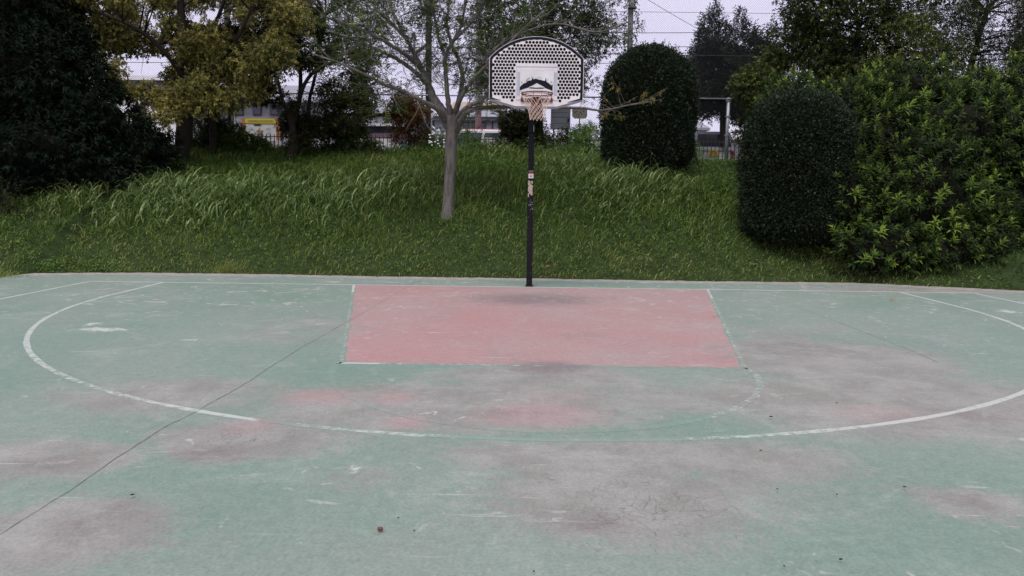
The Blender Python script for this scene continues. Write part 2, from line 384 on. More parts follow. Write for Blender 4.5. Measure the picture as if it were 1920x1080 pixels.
# ------------------------------------------------------------------ court
STAINS = []   # (attr, x, y, rx, ry, strength) given where they lie on the slab
def blob(attr, px, py, rx, ry, s):
    c = gp(px, py); a = gp(px+rx, py); n = gp(px, min(py+ry, 1075)); f = gp(px, py-ry)
    STAINS.append((attr, c[0], (n[1]+f[1])/2, abs(a[0]-c[0]), abs(f[1]-n[1])/2, s))
for b_ in [('stain', 450, 825, 190, 45, 1.0), ('stain', 130, 1005, 190, 75, 1.0), ('stain', 90, 860, 220, 40, .85), ('stain', 850, 765, 420, 50, .9),
           ('stain', 1180, 950, 330, 90, .8), ('stain', 1180, 860, 430, 40, .75), ('stain', 1560, 680, 260, 50, .85), ('stain', 1700, 765, 400, 60, .95), ('stain', 1825, 945, 130, 34, .85),
           ('stain', 330, 745, 330, 45, .55), ('stain', 1030, 710, 260, 28, .7), ('stain', 560, 620, 160, 40, .4), ('stain', 700, 900, 180, 40, .35), ('stain', 1380, 870, 260, 60, .6),
           ('stain', 1750, 545, 260, 8, .6), ('stain', 480, 800, 380, 60, .35), ('stain', 1250, 750, 250, 40, .5), ('stain', 1500, 640, 200, 40, .45),
           ('pink', 600, 745, 110, 20, 1.0), ('pink', 740, 748, 60, 16, .9), ('pink', 762, 792, 48, 18, 1.0), ('pink', 1010, 780, 150, 30, 1.05), ('pink', 460, 802, 70, 22, .75),
           ('pink', 1640, 775, 130, 22, .7), ('pink', 1040, 740, 160, 30, .55), ('pink', 1120, 930, 120, 30, .35), ('pink', 1100, 695, 200, 12, .5),
           ('dark', 1000, 562, 150, 14, .8), ('dark', 1030, 690, 85, 16, .85), ('dark', 930, 775, 80, 18, .5), ('dark', 1090, 630, 60, 10, .45), ('dark', 1120, 985, 110, 40, .55),
           ('dark', 400, 850, 100, 25, .6), ('dark', 120, 870, 130, 20, .5), ('dark', 1500, 655, 140, 20, .5), ('dark', 160, 990, 110, 40, .6), ('dark', 1830, 945, 90, 22, .5), ('dark', 720, 770, 150, 18, .4), ('dark', 1850, 780, 120, 22, .4),
           ('craze', 1200, 975, 290, 110, 1.0), ('craze', 460, 820, 170, 38, .95), ('craze', 330, 870, 90, 28, .85), ('craze', 910, 920, 70, 25, .7), ('craze', 140, 990, 160, 40, .5), ('craze', 1330, 960, 130, 40, .9), ('craze', 640, 760, 100, 30, .4), ('craze', 1100, 800, 250, 30, .35),
           ('fleck', 400, 560, 600, 40, 1.0), ('fleck', 1500, 570, 500, 40, 1.0), ('fleck', 900, 528, 1200, 10, 1.2), ('scuff', 825, 962, 34, 9, 1.0), ('scuff', 190, 618, 75, 5, .9), ('scuff', 172, 608, 26, 5, .8), ('scuff', 358, 637, 26, 3, .8), ('scuff', 1660, 1056, 40, 6, .75), ('scuff', 1535, 1052, 14, 4, .8), ('scuff', 826, 1008, 12, 6, .8), ('scuff', 662, 880, 20, 6, .8), ('scuff', 735, 1030, 26, 4, .7), ('scuff', 1890, 584, 26, 5, .8), ('scuff', 555, 1016, 26, 4, .7), ('scuff', 680, 842, 20, 4, .8), ('scuff', 960, 938, 26, 6, .65), ('scuff', 960, 1070, 20, 6, .7), ('scuff', 430, 975, 22, 5, .7), ('fleck', 1700, 640, 300, 60, .5)]:
    blob(*b_)
# the painted key has its own milder wear
def court_attrs(X, Y, key=False):
    A = {k: np.zeros_like(X) for k in ('stain', 'pink', 'dark', 'craze', 'fleck', 'edge', 'scuff')}
    for a, cx, cy, rx, ry, s in STAINS:
        d = ((X-cx)/rx)**2 + ((Y-cy)/ry)**2
        A[a] = np.maximum(A[a], s*np.exp(-d*1.1))
    e = edgeY(X) - Y
    A['edge'] = np.clip(1-(e-.12)/.5, 0, 1)*1.0
    A['edge'] = np.maximum(A['edge'], np.clip(1-(X+9.6)/.5, 0, 1)*.7)
    if key:
        A['stain'] = A['stain']*.4+.16; A['edge'] *= 0
    return A
XL, XR = -10.4, 9.75
def build_court():
    xs = np.linspace(XL, XR, 340)
    v = np.concatenate([np.linspace(0, 9.6, 260), np.linspace(9.7, 16, 30), [20, 25]])
    X, Vv = np.meshgrid(xs, v); Y = edgeY(X)-Vv
    Z = np.zeros_like(X); nx, ny = len(xs), len(v)
    V = np.stack([X, Y, Z], -1).reshape(-1, 3)
    # broken, slightly uneven slab rim
    V2 = V[:nx].copy(); V2[:, 2] = -.12; V2[:, 1] += .02
    i = np.arange(nx-1)[None, :]+np.arange(ny-1)[:, None]*nx
    F = np.stack([i, i+nx, i+nx+1, i+1], -1).reshape(-1, 4)
    k = np.arange(nx-1); F2 = np.stack([k, k+1, len(V)+k+1, len(V)+k], -1)
    V = np.concatenate([V, V2]); F = np.concatenate([F, F2])
    A = court_attrs(V[:, 0], V[:, 1])
    link('court', np_mesh('court', V, F, {k: ('POINT', a) for k, a in A.items()}), M['court'], kind='structure')
build_court()
def sheet(name, X, Y, z, mat, keep=None, ghost=None, key=False, label=None):
    pad = lambda A: np.pad(A, 1, mode='edge')
    X, Y = pad(X), pad(Y); Zs = np.full_like(X, .0003); Zs[1:-1, 1:-1] = z
    if keep is not None: keep, ghost = pad(keep), pad(ghost)
    """grid sheet lying z above the slab; X, Y are (rows, cols)"""
    ny, nx = X.shape
    V = np.stack([X, Y, Zs], -1).reshape(-1, 3)
    i = np.arange(nx-1)[None, :]+np.arange(ny-1)[:, None]*nx
    F = np.stack([i, i+1, i+nx+1, i+nx], -1).reshape(-1, 4)
    _m = len(F)//2+nx//2 if ny > 4 else len(F)//2; _m = (ny//2)*(nx-1)+nx//2; a, b, c = V[F[_m, 0]], V[F[_m, 1]], V[F[_m, 2]]
    if np.cross(b-a, c-a)[2] < 0: F = F[:, ::-1]
    A = {k: ('POINT', q) for k, q in court_attrs(V[:, 0], V[:, 1], key).items()}
    if keep is not None: A['keep'] = ('POINT', keep.ravel()); A['ghost'] = ('POINT', ghost.ravel())
    o = link(name, np_mesh(name, V, F, A), mat, kind='structure')
    if label: o['label'] = label
    return o
# key (trapezoid lane), 6 m wide on the baseline and 3.6 m at the free-throw line
n1, n2 = 90, 90
s = np.linspace(0, 1, n2)[:, None]; u = np.linspace(-1, 1, n1)[None, :]
half = 2.97*(1-s)+1.80*s; jag = .012*np.sin(s*61)+.01*np.sin(s*23+1)
sheet('key_paint', u*(half+jag), -.03-5.74*s+0*u + .008*np.sin(u*40), .0012, M['key'], key=True, label='faded red trapezoid key painted under the basket')
def line(name, pts, w, keepf, ghostf, label, z=.0014, n=200):
    P = np.array(pts, float); d = np.r_[0, np.cumsum(np.hypot(*np.diff(P, axis=0).T))]
    t = np.linspace(0, d[-1], max(n, int(d[-1]/.06))); x = np.interp(t, d, P[:, 0]); y = np.interp(t, d, P[:, 1])
    tx, ty = np.gradient(x), np.gradient(y); L = np.hypot(tx, ty)+1e-9; nx_, ny_ = -ty/L, tx/L
    ww = w*(1+.10*np.sin(t*7.3)+.06*np.sin(t*23))
    o = np.linspace(-.5, .5, 4)[:, None]
    X = x[None]+o*ww[None]*nx_[None]; Y = y[None]+o*ww[None]*ny_[None]
    k = keepf(t/d[-1], x, y)[None]+0*X; g = ghostf(t/d[-1], x, y)[None]+0*X
    return sheet(name, X, Y, z, M['line'], k, g, label=label)
one = lambda v: (lambda t, x, y: np.full_like(t, v))
def wob(lo, hi, f=9, s=0): return lambda t, x, y: lo+(hi-lo)*(.5+.5*np.sin(t*f*6.28+s)*np.cos(t*f*2.9+s*2))
line('base_line', [(-7.5, 0), (7.5, 0)], .05, wob(.62, .95, 5), one(.2), 'white baseline along the far edge of the court', .0024)
line('side_line', [(-7.5, -.03), (-7.5, -20)], .05, wob(.6, .95, 5), one(.2), 'white sideline on the left of the court')
line('side_line', [(7.5, -.03), (7.5, -20)], .05, wob(.6, .95, 4), one(.2), 'white sideline on the right of the court')
th = np.linspace(math.pi, 2*math.pi, 240)
arc = [(-6.25, -.03)]+[(6.25*math.cos(a), -1.575+6.25*math.sin(a)) for a in th]+[(6.25, -.03)]
_ap = [gp(x_, y_) for x_, y_ in ((40, 650), (180, 738), (330, 770), (390, 782), (455, 792), (500, 797), (540, 803), (620, 812), (760, 820), (900, 828), (1040, 831), (1180, 833), (1300, 830), (1400, 827), (1520, 816), (1640, 805), (1700, 799), (1800, 784), (1920, 753))]
_ak = [.62, .42, .62, .74, .66, -.3, .35, .45, .58, .18, .30, .10, .34, .5, .55, .64, .78, .70, .66]
_ag = [.6, .6, .3, .3, .2, 0, .9, .9, .8, .9, .8, .7, .7, .6, .5, .3, .3, .3, .2]
_aa = np.array([math.atan2(p[1]+1.575, p[0]) for p in _ap]); _aa = np.where(_aa > 0, _aa-2*math.pi, _aa)
def byang(vals):
    o = np.argsort(_aa)
    def f(t, x, y):
        a = np.arctan2(y+1.575, x); a = np.where(a > 0, a-2*math.pi, a)
        return np.where(y > -1.6, .74, np.interp(a, _aa[o], np.array(vals)[o]))
    return f
line('three_point_line', arc, .053, byang(_ak), byang(_ag), 'worn white three-point line curving round the key')
th = np.linspace(math.pi*1.0, 2*math.pi, 120)
line('free_throw_arc', [(1.86*math.cos(a), -5.8+1.86*math.sin(a)) for a in th], .06,
     lambda t, x, y: np.where((x > .9) & (y > -7.3), .38, .06), lambda t, x, y: .3+.2*np.sin(t*30), 'faded green free-throw arc below the red key')
line('key_line', [(-3.0, -.03), (-1.83, -5.8)], .04, lambda t, x, y: np.where(t < .16, .85, .36), one(.3), 'left edge line of the red key')
line('key_line', [(3.0, -.03), (1.83, -5.8)], .04, lambda t, x, y: np.where(t < .2, .6, .38), one(.3), 'right edge line of the red key')
line('free_throw_line', [(-1.87, -5.80), (1.85, -5.80)], .045, lambda t, x, y: np.where(t < .1, .9, np.where(t < .45, .42, .18)), one(.25), 'worn free-throw line at the near end of the red key')

def ribbon(mb, pts, w, z, jit=0, step=.04, taper=False):
    P = np.array(pts, float)[:, :2]; d = np.r_[0, np.cumsum(np.hypot(*np.diff(P, axis=0).T))]
    n = max(3, int(d[-1]/step)); t = np.linspace(0, d[-1], n); x = np.interp(t, d, P[:, 0]); y = np.interp(t, d, P[:, 1])
    tx, ty = np.gradient(x), np.gradient(y); L = np.hypot(tx, ty)+1e-9; a, b = -ty/L, tx/L
    j = np.zeros(n); c = 0
    for k in range(n): c = c*.8+random.gauss(0, 1)*jit; j[k] = c
    ww = w*(.5+np.abs(np.array([random.gauss(.5, .35) for _ in range(n)])))
    if taper: ww = ww*np.sin(np.linspace(.05, math.pi-.05, n))
    V = []; 
    for k in range(n):
        V += [(x[k]+a[k]*(j[k]+ww[k]/2), y[k]+b[k]*(j[k]+ww[k]/2), z), (x[k]+a[k]*(j[k]-ww[k]/2), y[k]+b[k]*(j[k]-ww[k]/2), z)]
    mb.poly(V, [(2*k, 2*k+1, 2*k+3, 2*k+2) for k in range(n-1)])
m = MB(); ribbon(m, [gp(*p) for p in ((-80, 1050), (0, 1003), (115, 930), (215, 862), (310, 800), (372, 770), (455, 722), (560, 655), (655, 602), (760, 540), (797, 521))], .0036, .0026, .0022)
m.build('joint_crack', M['crack'], kind='structure')['label'] = 'long jagged crack running diagonally across the court'
m = MB(); ribbon(m, [gp(*p) for p in ((1485, 572), (1600, 615), (1720, 662), (1760, 680))], .0035, .0028, .002)
m.build('joint_crack', M['crack'], kind='structure')['label'] = 'short hairline crack on the right of the red key'
# ------------------------------------------------------------------ foliage generators
def unit(v): return v/(np.linalg.norm(v, axis=-1, keepdims=True)+1e-9)
def leaves_mesh(name, P, D, N, L, W, tint, fold=.25, droop=.15):
    """one folded leaf blade per row: base P, direction D, face normal N"""
    n = len(P); L = np.broadcast_to(L, n)[:, None]; W = np.broadcast_to(W, n)[:, None]
    D = unit(D); S = unit(np.cross(D, N)); U = np.cross(S, D)
    base = P; tip = P+D*L+np.array([0, 0, -1.])*L*droop
    mid = P+D*L*.45
    l = mid-S*W/2+U*W*fold; r = mid+S*W/2+U*W*fold
    V = np.stack([base, r, tip, l], 1).reshape(-1, 3)
    b = np.arange(n)*4
    F = np.concatenate([np.stack([b, b+1, b+2], 1), np.stack([b, b+2, b+3], 1)])
    t = np.concatenate([tint, tint])
    return np_mesh(name, V, F, {'tint': ('FACE', t)})
def ell(px, py, Y, rx, ry, rd=None):
    """a lobe of a crown: centre on a pixel at depth Y, radii given in pixels there, depth radius in metres"""
    c = at(px, py, Y); k = ppm(Y); a, b = rx/k, ry/k
    return (c[0], c[1], c[2], a, rd if rd is not None else (a+b)/2*.9, b)
def lobes_surface(E, n, depth=.25, rough=.12, back=.3, power=1.0):
    E = np.array(E, float); area = (E[:, 3]*E[:, 5]+E[:, 3]*E[:, 4]+E[:, 4]*E[:, 5])
    P, Nn, T = [], [], []
    need = n
    for _ in range(12):
        m_ = int(need*2.2)+100
        i = rng.choice(len(E), m_, p=area/area.sum()); d = unit(rng.normal(size=(m_, 3)))
        keep = (d[:, 1] < .25) | (rng.random(m_) < back); i, d = i[keep], d[keep]
        c = E[i, :3]; r = E[i, 3:]
        bump = 1+rough*(sn(d[:, 0]*3+c[:, 0], d[:, 2]*3+c[:, 2], 2.1, 1.)+.6*sn(d[:, 0]*9+c[:, 1], d[:, 1]*9+d[:, 2]*7, 1.7, 4.))
        q = rng.random(len(i))**2*depth
        p = c+d*r*bump[:, None]*(1-q/np.maximum(.3, r.mean(1)))[:, None]
        ok = np.ones(len(p), bool)
        for e in E:
            ok &= (((p-e[:3])/(e[3:]*.93))**2).sum(1) > (1-depth/max(.35, e[3:].mean()))**2*.92
        nn = unit(d/r)
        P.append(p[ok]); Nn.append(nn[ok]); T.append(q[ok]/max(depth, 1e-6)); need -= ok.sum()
        if need <= 0: break
    P, Nn, T = np.concatenate(P)[:n], np.concatenate(Nn)[:n], np.concatenate(T)[:n]
    return P, Nn, T
def above_ground(P, m_=.05): return P[:, 2] > terrain(P[:, 0], P[:, 1])+m_
def shoots(P, D, n, stem, L, W, a0=80, a1=25, ts=0., tv=.15, tipv=.5, droop=.2):
    """leafy shoots: n spirally set leaves on each stem"""
    D = unit(D); A = unit(np.cross(D, rng.normal(size=D.shape))); B = np.cross(D, A); N = len(P)
    ps, ds, ns, ls, tt = [], [], [], [], []
    ph = rng.random(N)*6.28; base_t = rng.normal(0, tv, N)+ts; sc = rng.uniform(.7, 1.25, N)
    for k in range(n):
        s = (k+.5)/n; a = np.radians(a0+(a1-a0)*s)+rng.normal(0, .15, N); p = ph+k*2.4+rng.normal(0, .2, N)
        rad = A*np.cos(p)[:, None]+B*np.sin(p)[:, None]
        d = D*np.cos(a)[:, None]+rad*np.sin(a)[:, None]; u_ = D*np.sin(a)[:, None]-rad*np.cos(a)[:, None]
        d = unit(d+np.array([0, 0, -.25])*droop); u_ = unit(u_+np.array([0, 0, .6]))
        ps.append(P+D*(stem*sc*s)[:, None]); ds.append(d); ns.append(u_)
        ls.append(L*sc*rng.uniform(.75, 1.1, N)*(1-.35*s)); tt.append(base_t+tipv*s**2)
    ps, ds, ns, ls, tt = map(np.concatenate, (ps, ds, ns, ls, tt))
    return ps, ds, ns, ls, ls*W, np.clip(tt, 0, 1)
def ico_lobes(E, scale, sub=2, clip=True):
    V, F = [], []; off = 0
    for e in E:
        bm = bmesh.new(); bmesh.ops.create_icosphere(bm, subdivisions=sub, radius=1)
        v = np.array([q.co for q in bm.verts]); f = [[w.index for w in p.verts] for p in bm.faces]; bm.free()
        k = scale*(1+.10*sn(v[:, 0]*4+e[0], v[:, 2]*4+v[:, 1]*3, 1.3, e[2]))
        p = np.array(e[:3])+v*np.array(e[3:])*k[:, None]
        V.append(p); F.append(np.array(f)+off); off += len(v)
    return np.concatenate(V), np.concatenate(F)
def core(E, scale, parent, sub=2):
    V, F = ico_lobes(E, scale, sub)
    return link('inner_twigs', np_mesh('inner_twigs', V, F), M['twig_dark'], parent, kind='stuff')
def polyline_smooth(pts, n=6):
    P = np.array(pts, float); out_ = []
    for i in range(len(P)-1):
        p0, p1, p2, p3 = P[max(i-1, 0)], P[i], P[i+1], P[min(i+2, len(P)-1)]
        for t in np.linspace(0, 1, n, endpoint=False):
            out_.append(.5*((2*p1)+(-p0+p2)*t+(2*p0-5*p1+4*p2-p3)*t*t+(-p0+3*p1-3*p2+p3)*t**3))
    out_.append(P[-1]); return np.array(out_)
def limb(name, pix, mat, parent, n=8, sub=5, wav=0.0):
    """pix: (x, y, width_px, Y)"""
    pts = [at(x, y, Y) for x, y, w, Y in pix]; rr = [w/2/ppm(Y) for x, y, w, Y in pix]
    Q = polyline_smooth([list(p)+[r] for p, r in zip(pts, rr)], sub)
    if wav: Q[1:, :3] += rng.normal(0, wav, (len(Q)-1, 3))*np.minimum(1, Q[1:, 3:4]*10+.3)
    mb = MB(); mb.tube(Q[:, :3], np.maximum(Q[:, 3], .004), n)
    mb.build(name, mat, parent, smooth=True)
    return Q
def twigs_from(Q, n, length, start=.25, up=.3, r0=.012, spread=1.0, gen=1, flat=0.):
    """grow n side twigs from a limb; returns list of polylines"""
    out_ = []
    for k in range(n):
        i = int((start+(1-start)*rng.random())*(len(Q)-2)); p = Q[i, :3]; t = unit(Q[min(i+2, len(Q)-1), :3]-Q[max(i-1, 0), :3])
        d = unit(t*.8+rng.normal(size=3)*spread*np.array([1, 1-flat*.5, 1])+np.array([0, 0, up])); L = length*rng.uniform(.5, 1.2)
        pl = [p]; r = min(r0, max(Q[i, 3]*.6, .004)) if Q.shape[1] > 3 else r0
        for s in range(5):
            d = unit(d+rng.normal(0, .16, 3)+np.array([0, 0, .03])); pl.append(pl[-1]+d*L/5)
        pl = np.array(pl); out_.append(np.c_[pl, np.linspace(r, .0025, 6)])
    return out_
def twig_obj(tw, mat, parent, n=4):
    mb = MB()
    for q in tw: mb.tube(q[:, :3], q[:, 3], n, cap=False)
    mb.build('twigs', mat, parent, kind='stuff', fix=False)
def pts_on(tw, n, start=.2):
    i = rng.integers(0, len(tw), n); T = np.array([q[:, :3] for q in tw])[i]; s = (start+(1-start)*rng.random(n))*(T.shape[1]-1.001)
    k = s.astype(int); f = (s-k)[:, None]; a = T[np.arange(n), k]; b = T[np.arange(n), k+1]
    return a*(1-f)+b*f, unit(b-a)

G3 = lambda a, b, c: (a, b, c)
LM = {
 'dark': leaf_mat('leaf_dark_evergreen', [(0, (.002, .005, .0025)), (.5, (.0045, .011, .005)), (1, (.014, .030, .012))], .6, .05, .10),
 'topiary': leaf_mat('leaf_topiary', [(0, (.005, .010, .005)), (.4, (.013, .026, .011)), (.7, (.045, .072, .034)), (1, (.11, .15, .075))], .5, .1, .2),
 'bright': leaf_mat('leaf_bright_shrub', [(0, (.012, .022, .005)), (.35, (.040, .075, .014)), (.7, (.14, .225, .035)), (1, (.32, .44, .07))], .45, .3, .28),
 'yellow': leaf_mat('leaf_yellowing', [(0, (.026, .036, .010)), (.3, (.09, .10, .024)), (.6, (.26, .24, .065)), (.85, (.42, .37, .11)), (1, (.52, .46, .16))], .55, .35, .22),
 'brown': leaf_mat('leaf_brownish', [(0, (.008, .012, .004)), (.5, (.030, .036, .009)), (.85, (.065, .062, .017)), (1, (.12, .10, .025))], .6, .2, .18),
 'green': leaf_mat('leaf_green', [(0, (.012, .020, .006)), (.5, (.045, .066, .016)), (.8, (.11, .14, .030)), (1, (.24, .25, .045))], .5, .2, .22),
 'rust': leaf_mat('leaf_rust', [(0, (.05, .034, .010)), (.5, (.11, .055, .018)), (1, (.20, .085, .025))], .6, .2, .15),
 'light': leaf_mat('leaf_feathery', [(0, (.018, .036, .007)), (.5, (.045, .080, .014)), (.85, (.10, .15, .022)), (1, (.34, .42, .04))], .55, .3, .18),
 'olive': leaf_mat('leaf_olive', [(0, (.012, .018, .006)), (.5, (.036, .050, .016)), (.85, (.08, .10, .032)), (1, (.14, .16, .05))], .55, .2, .2),
 'tip': leaf_mat('leaf_autumn_tip', [(0, (.14, .15, .03)), (.6, (.32, .22, .06)), (1, (.48, .22, .07))], .55, .3, .2),
 'grass': leaf_mat('grass_blade', [(0, (.022, .042, .007)), (.35, (.072, .130, .020)), (.65, (.150, .245, .040)), (.85, (.24, .29, .07)), (1, (.38, .31, .15))], .55, .3, .2),
 'reed': leaf_mat('reed_blade', [(0, (.06, .115, .025)), (.5, (.21, .30, .095)), (1, (.46, .55, .26))], .45, .25, .35),
 'weed': leaf_mat('weed_leaf', [(0, (.022, .050, .010)), (.5, (.075, .155, .028)), (1, (.20, .34, .07))], .5, .2, .22),
}
def foliage(mesh_args, mat, parent, name='foliage', **kw):
    me = leaves_mesh(name, *mesh_args, **kw)
    return link(name, me, mat, parent, kind='stuff')
# ------------------------------------------------------------------ grass on the bank
def blades(name, P, L, W, lean, az, tint, segs, mat, curve=1.2, kind='stuff'):
    n = len(P); s = np.linspace(0, 1, segs+1)
    h = np.stack([np.cos(az), np.sin(az), 0*az], 1); side = np.stack([-np.sin(az+.6), np.cos(az+.6), 0*az], 1)
    pts = [P]; ang = lean.copy()
    for k in range(segs):
        d = h*np.sin(ang)[:, None]+np.array([0, 0, 1.])*np.cos(ang)[:, None]
        pts.append(pts[-1]+d*(L/segs)[:, None]); ang = np.minimum(ang+curve/segs*(.4+.9*k/segs)*2, 2.7)
    V = []
    for k in range(segs+1):
        w = W*(1-.93*s[k]**2.2)*(.55+.45*min(1, s[k]*4)); V += [pts[k]-side*w[:, None]/2, pts[k]+side*w[:, None]/2]
    V = np.stack(V, 1).reshape(-1, 3); b = np.arange(n)*(2*(segs+1))
    F = np.concatenate([np.stack([b+2*k, b+2*k+1, b+2*k+3, b+2*k+2], 1) for k in range(segs)])
    return link(name, np_mesh(name, V, F, {'tint': ('FACE', np.tile(tint, segs))}), mat, kind=kind)
PATCH = []
def patch(px, py, rx, dy, s):
    c = tp(px, py); PATCH.append((c[0], c[1], rx/ppm(c[1]), dy, s))
patch(180, 400, 150, .7, .9); patch(330, 375, 150, 1.1, 1.2); patch(470, 370, 150, 1.0, 1.1); patch(620, 370, 150, 1.3, .9); patch(740, 340, 90, 1.3, .7)
patch(1190, 350, 130, 1.0, 1.15); patch(1090, 320, 90, 1.3, 1.1); patch(1040, 280, 110, 1.2, 1.2); patch(1150, 400, 90, .5, .5); patch(1262, 335, 40, .6, .6)
patch(930, 285, 120, 1.4, .8); patch(660, 285, 130, 1.0, .5); patch(780, 270, 120, 1, .6)
def tall(X, Y):
    t = np.zeros_like(X)
    for cx, cy, rx, ry, s in PATCH: t = np.maximum(t, s*np.exp(-(((X-cx)/rx)**2+((Y-cy)/ry)**2)*1.2))
    return t
def scatter(n, x0=-15.5, x1=14.5, t1=9.4):
    X = rng.uniform(x0, x1, n); t = rng.random(n)**.85*t1; e = np.interp(np.clip(X, -9.3, 9.0), _ex, _ey); Y = e+.03+t
    return X, Y, t
def make_grass():
    X, Y, t = scatter(225000); Y = Y-.07*(rng.random(len(Y)) < .25); t = t.copy()
    keep = rng.random(len(X)) < np.where(t < 1.6, 1, np.where(t > 6, .55, .8)); X, Y, t = X[keep], Y[keep], t[keep]
    T = tall(X, Y); P = np.stack([X, Y, terrain(X, Y)-.01], 1); rm = (X > float(gp(1775, 520)[0])) & (t > .25) & (rng.random(len(X)) < .45); X, Y, t, T, P = X[~rm], Y[~rm], t[~rm], T[~rm], P[~rm]
    pn = sn(X, Y, 1.3, 3.)*.5+.5; pn2 = sn(X, Y, 4.2, 1.)*.5+.5
    lim = np.where((X > float(at(1270, 280, 8)[0])) & (t > 4.5), .45, 1.); L = lim*(.08+.065*np.clip((t-.8)/2.2, 0, 1)+.11*pn2*np.clip((t-.3)/2.0, .1, 1))*rng.uniform(.6, 1.6, len(X))*(1+.5*T)*(.8+.5*pn)
    W = rng.uniform(.009, .019, len(X))*(1+.25*np.clip(t/3, 0, 1))
    tint = .42-.34*(X > float(gp(1775, 520)[0]))+.30*(pn-.5)+.25*sn(X, Y, .45, 6.)*.5+rng.normal(0, .22, len(X))+.20*np.exp(-((t-.6)/.9)**2)  # shade under the right-hand bush is painted into the grass tint
    dry = rng.random(len(X)) < .05+.25*np.exp(-(t/.15)**2)*pn; tint[dry] = rng.uniform(.8, 1, dry.sum())
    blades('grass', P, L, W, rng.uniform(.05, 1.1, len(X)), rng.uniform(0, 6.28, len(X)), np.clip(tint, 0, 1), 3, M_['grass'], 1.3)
    # broad leafed weeds between the blades
    X, Y, t = scatter(125000); pn = sn(X, Y, 1.7, 9.); ok = (rng.random(len(X)) < np.clip(.45+.6*pn, .12, 1)*np.clip(t/.6, .25, 1)); X, Y, t = X[ok], Y[ok], t[ok]
    P = np.stack([X, Y, terrain(X, Y)+rng.uniform(.03, .2, len(X))*np.clip(t, .2, 1)], 1)
    D = np.stack([rng.normal(size=len(X)), rng.normal(size=len(X))-.3, rng.normal(.15, .3, len(X))], 1); N = unit(rng.normal(0, .35, (len(X), 3))+[0, -.35, 1])
    L = rng.uniform(.02, .06, len(X)); me = leaves_mesh('weeds', P, D, N, L, L*.62, np.clip(.45+.25*pn[ok]+rng.normal(0, .2, len(X)), 0, 1))
    tag(link('weeds', me, M_['weed'], kind='stuff'), 'low broad-leaved weeds growing among the grass on the bank', 'weeds')
    # tall arching grass
    X, Y, t = scatter(95000, -15, 10, 9.4); T = tall(X, Y); cl = sn(X, Y, 5.5, 2.)*.5+.5
    ok = rng.random(len(X)) < np.clip((T-.13)*1.3, 0, 1)*np.clip(-.05+1.35*cl, .06, 1); X, Y, T, t = X[ok], Y[ok], T[ok], t[ok]
    P = np.stack([X, Y, terrain(X, Y)-.02], 1); n = len(X)
    L = rng.uniform(.30, .90, n)*(.35+.65*np.minimum(T, 1.1)); big = rng.random(n) < .04; L[big] *= 1.35
    blades('tall_grass', P, L, rng.uniform(.016, .034, n), rng.uniform(.02, .85, n)*rng.uniform(.4, 1, n), rng.uniform(0, 6.28, n), np.clip(rng.normal(.42, .26, n), 0, 1), 6, M_['reed'], 1.55)
    print('tall blades', n)
    # matted tuft clumps at the slab edge
    for k, (px, py, w, c, lab) in enumerate([(215, 503, 75, 'weed', 'low pale green weed clump at the left slab edge'), (440, 508, 40, 'dry', 'dry brownish grass tuft at the slab edge left of the key'), (60, 508, 60, 'dry', 'dry brown grass tuft at the far left slab corner'), (120, 505, 40, 'weed', 'small bright weed clump near the far left slab corner')]):
        p = gp(px, py); e = float(edgeY(p[0])); n = 420; r = w/ppm(e)
        X = p[0]+rng.normal(0, r*.45, n); Y = np.maximum(e+.06, e+.22+rng.normal(0, .12, n)); P = np.stack([X, Y, terrain(X, Y)], 1)
        if c == 'weed':
            P[:, 2] += rng.uniform(.0, .16, n); D = rng.normal(size=(n, 3)); D[:, 2] = abs(D[:, 2])*.5; L = rng.uniform(.025, .06, n)
            o = link('weed_clump', leaves_mesh('weed_clump', P, D, unit(rng.normal(0, .4, (n, 3))+[0, -.3, 1]), L, L*.5, np.clip(rng.normal(.6, .2, n), 0, 1)), M_['weed'])
        else:
            o = blades('grass_tuft', P, rng.uniform(.08, .24, n), rng.uniform(.005, .009, n), rng.uniform(.1, .8, n), rng.uniform(0, 6.28, n), np.clip(rng.normal(.8, .15, n), 0, 1), 3, M_['grass'], 1.2, None)
        tag(o, lab, 'weed' if c == 'weed' else 'grass tuft', kind='stuff')
M_ = LM
make_grass()
tag(bpy.data.objects['grass'], 'short green grass covering the bank behind the court', 'grass')
tag(bpy.data.objects['tall_grass'], 'tall arching grass blades growing in patches on the bank', 'tall grass')

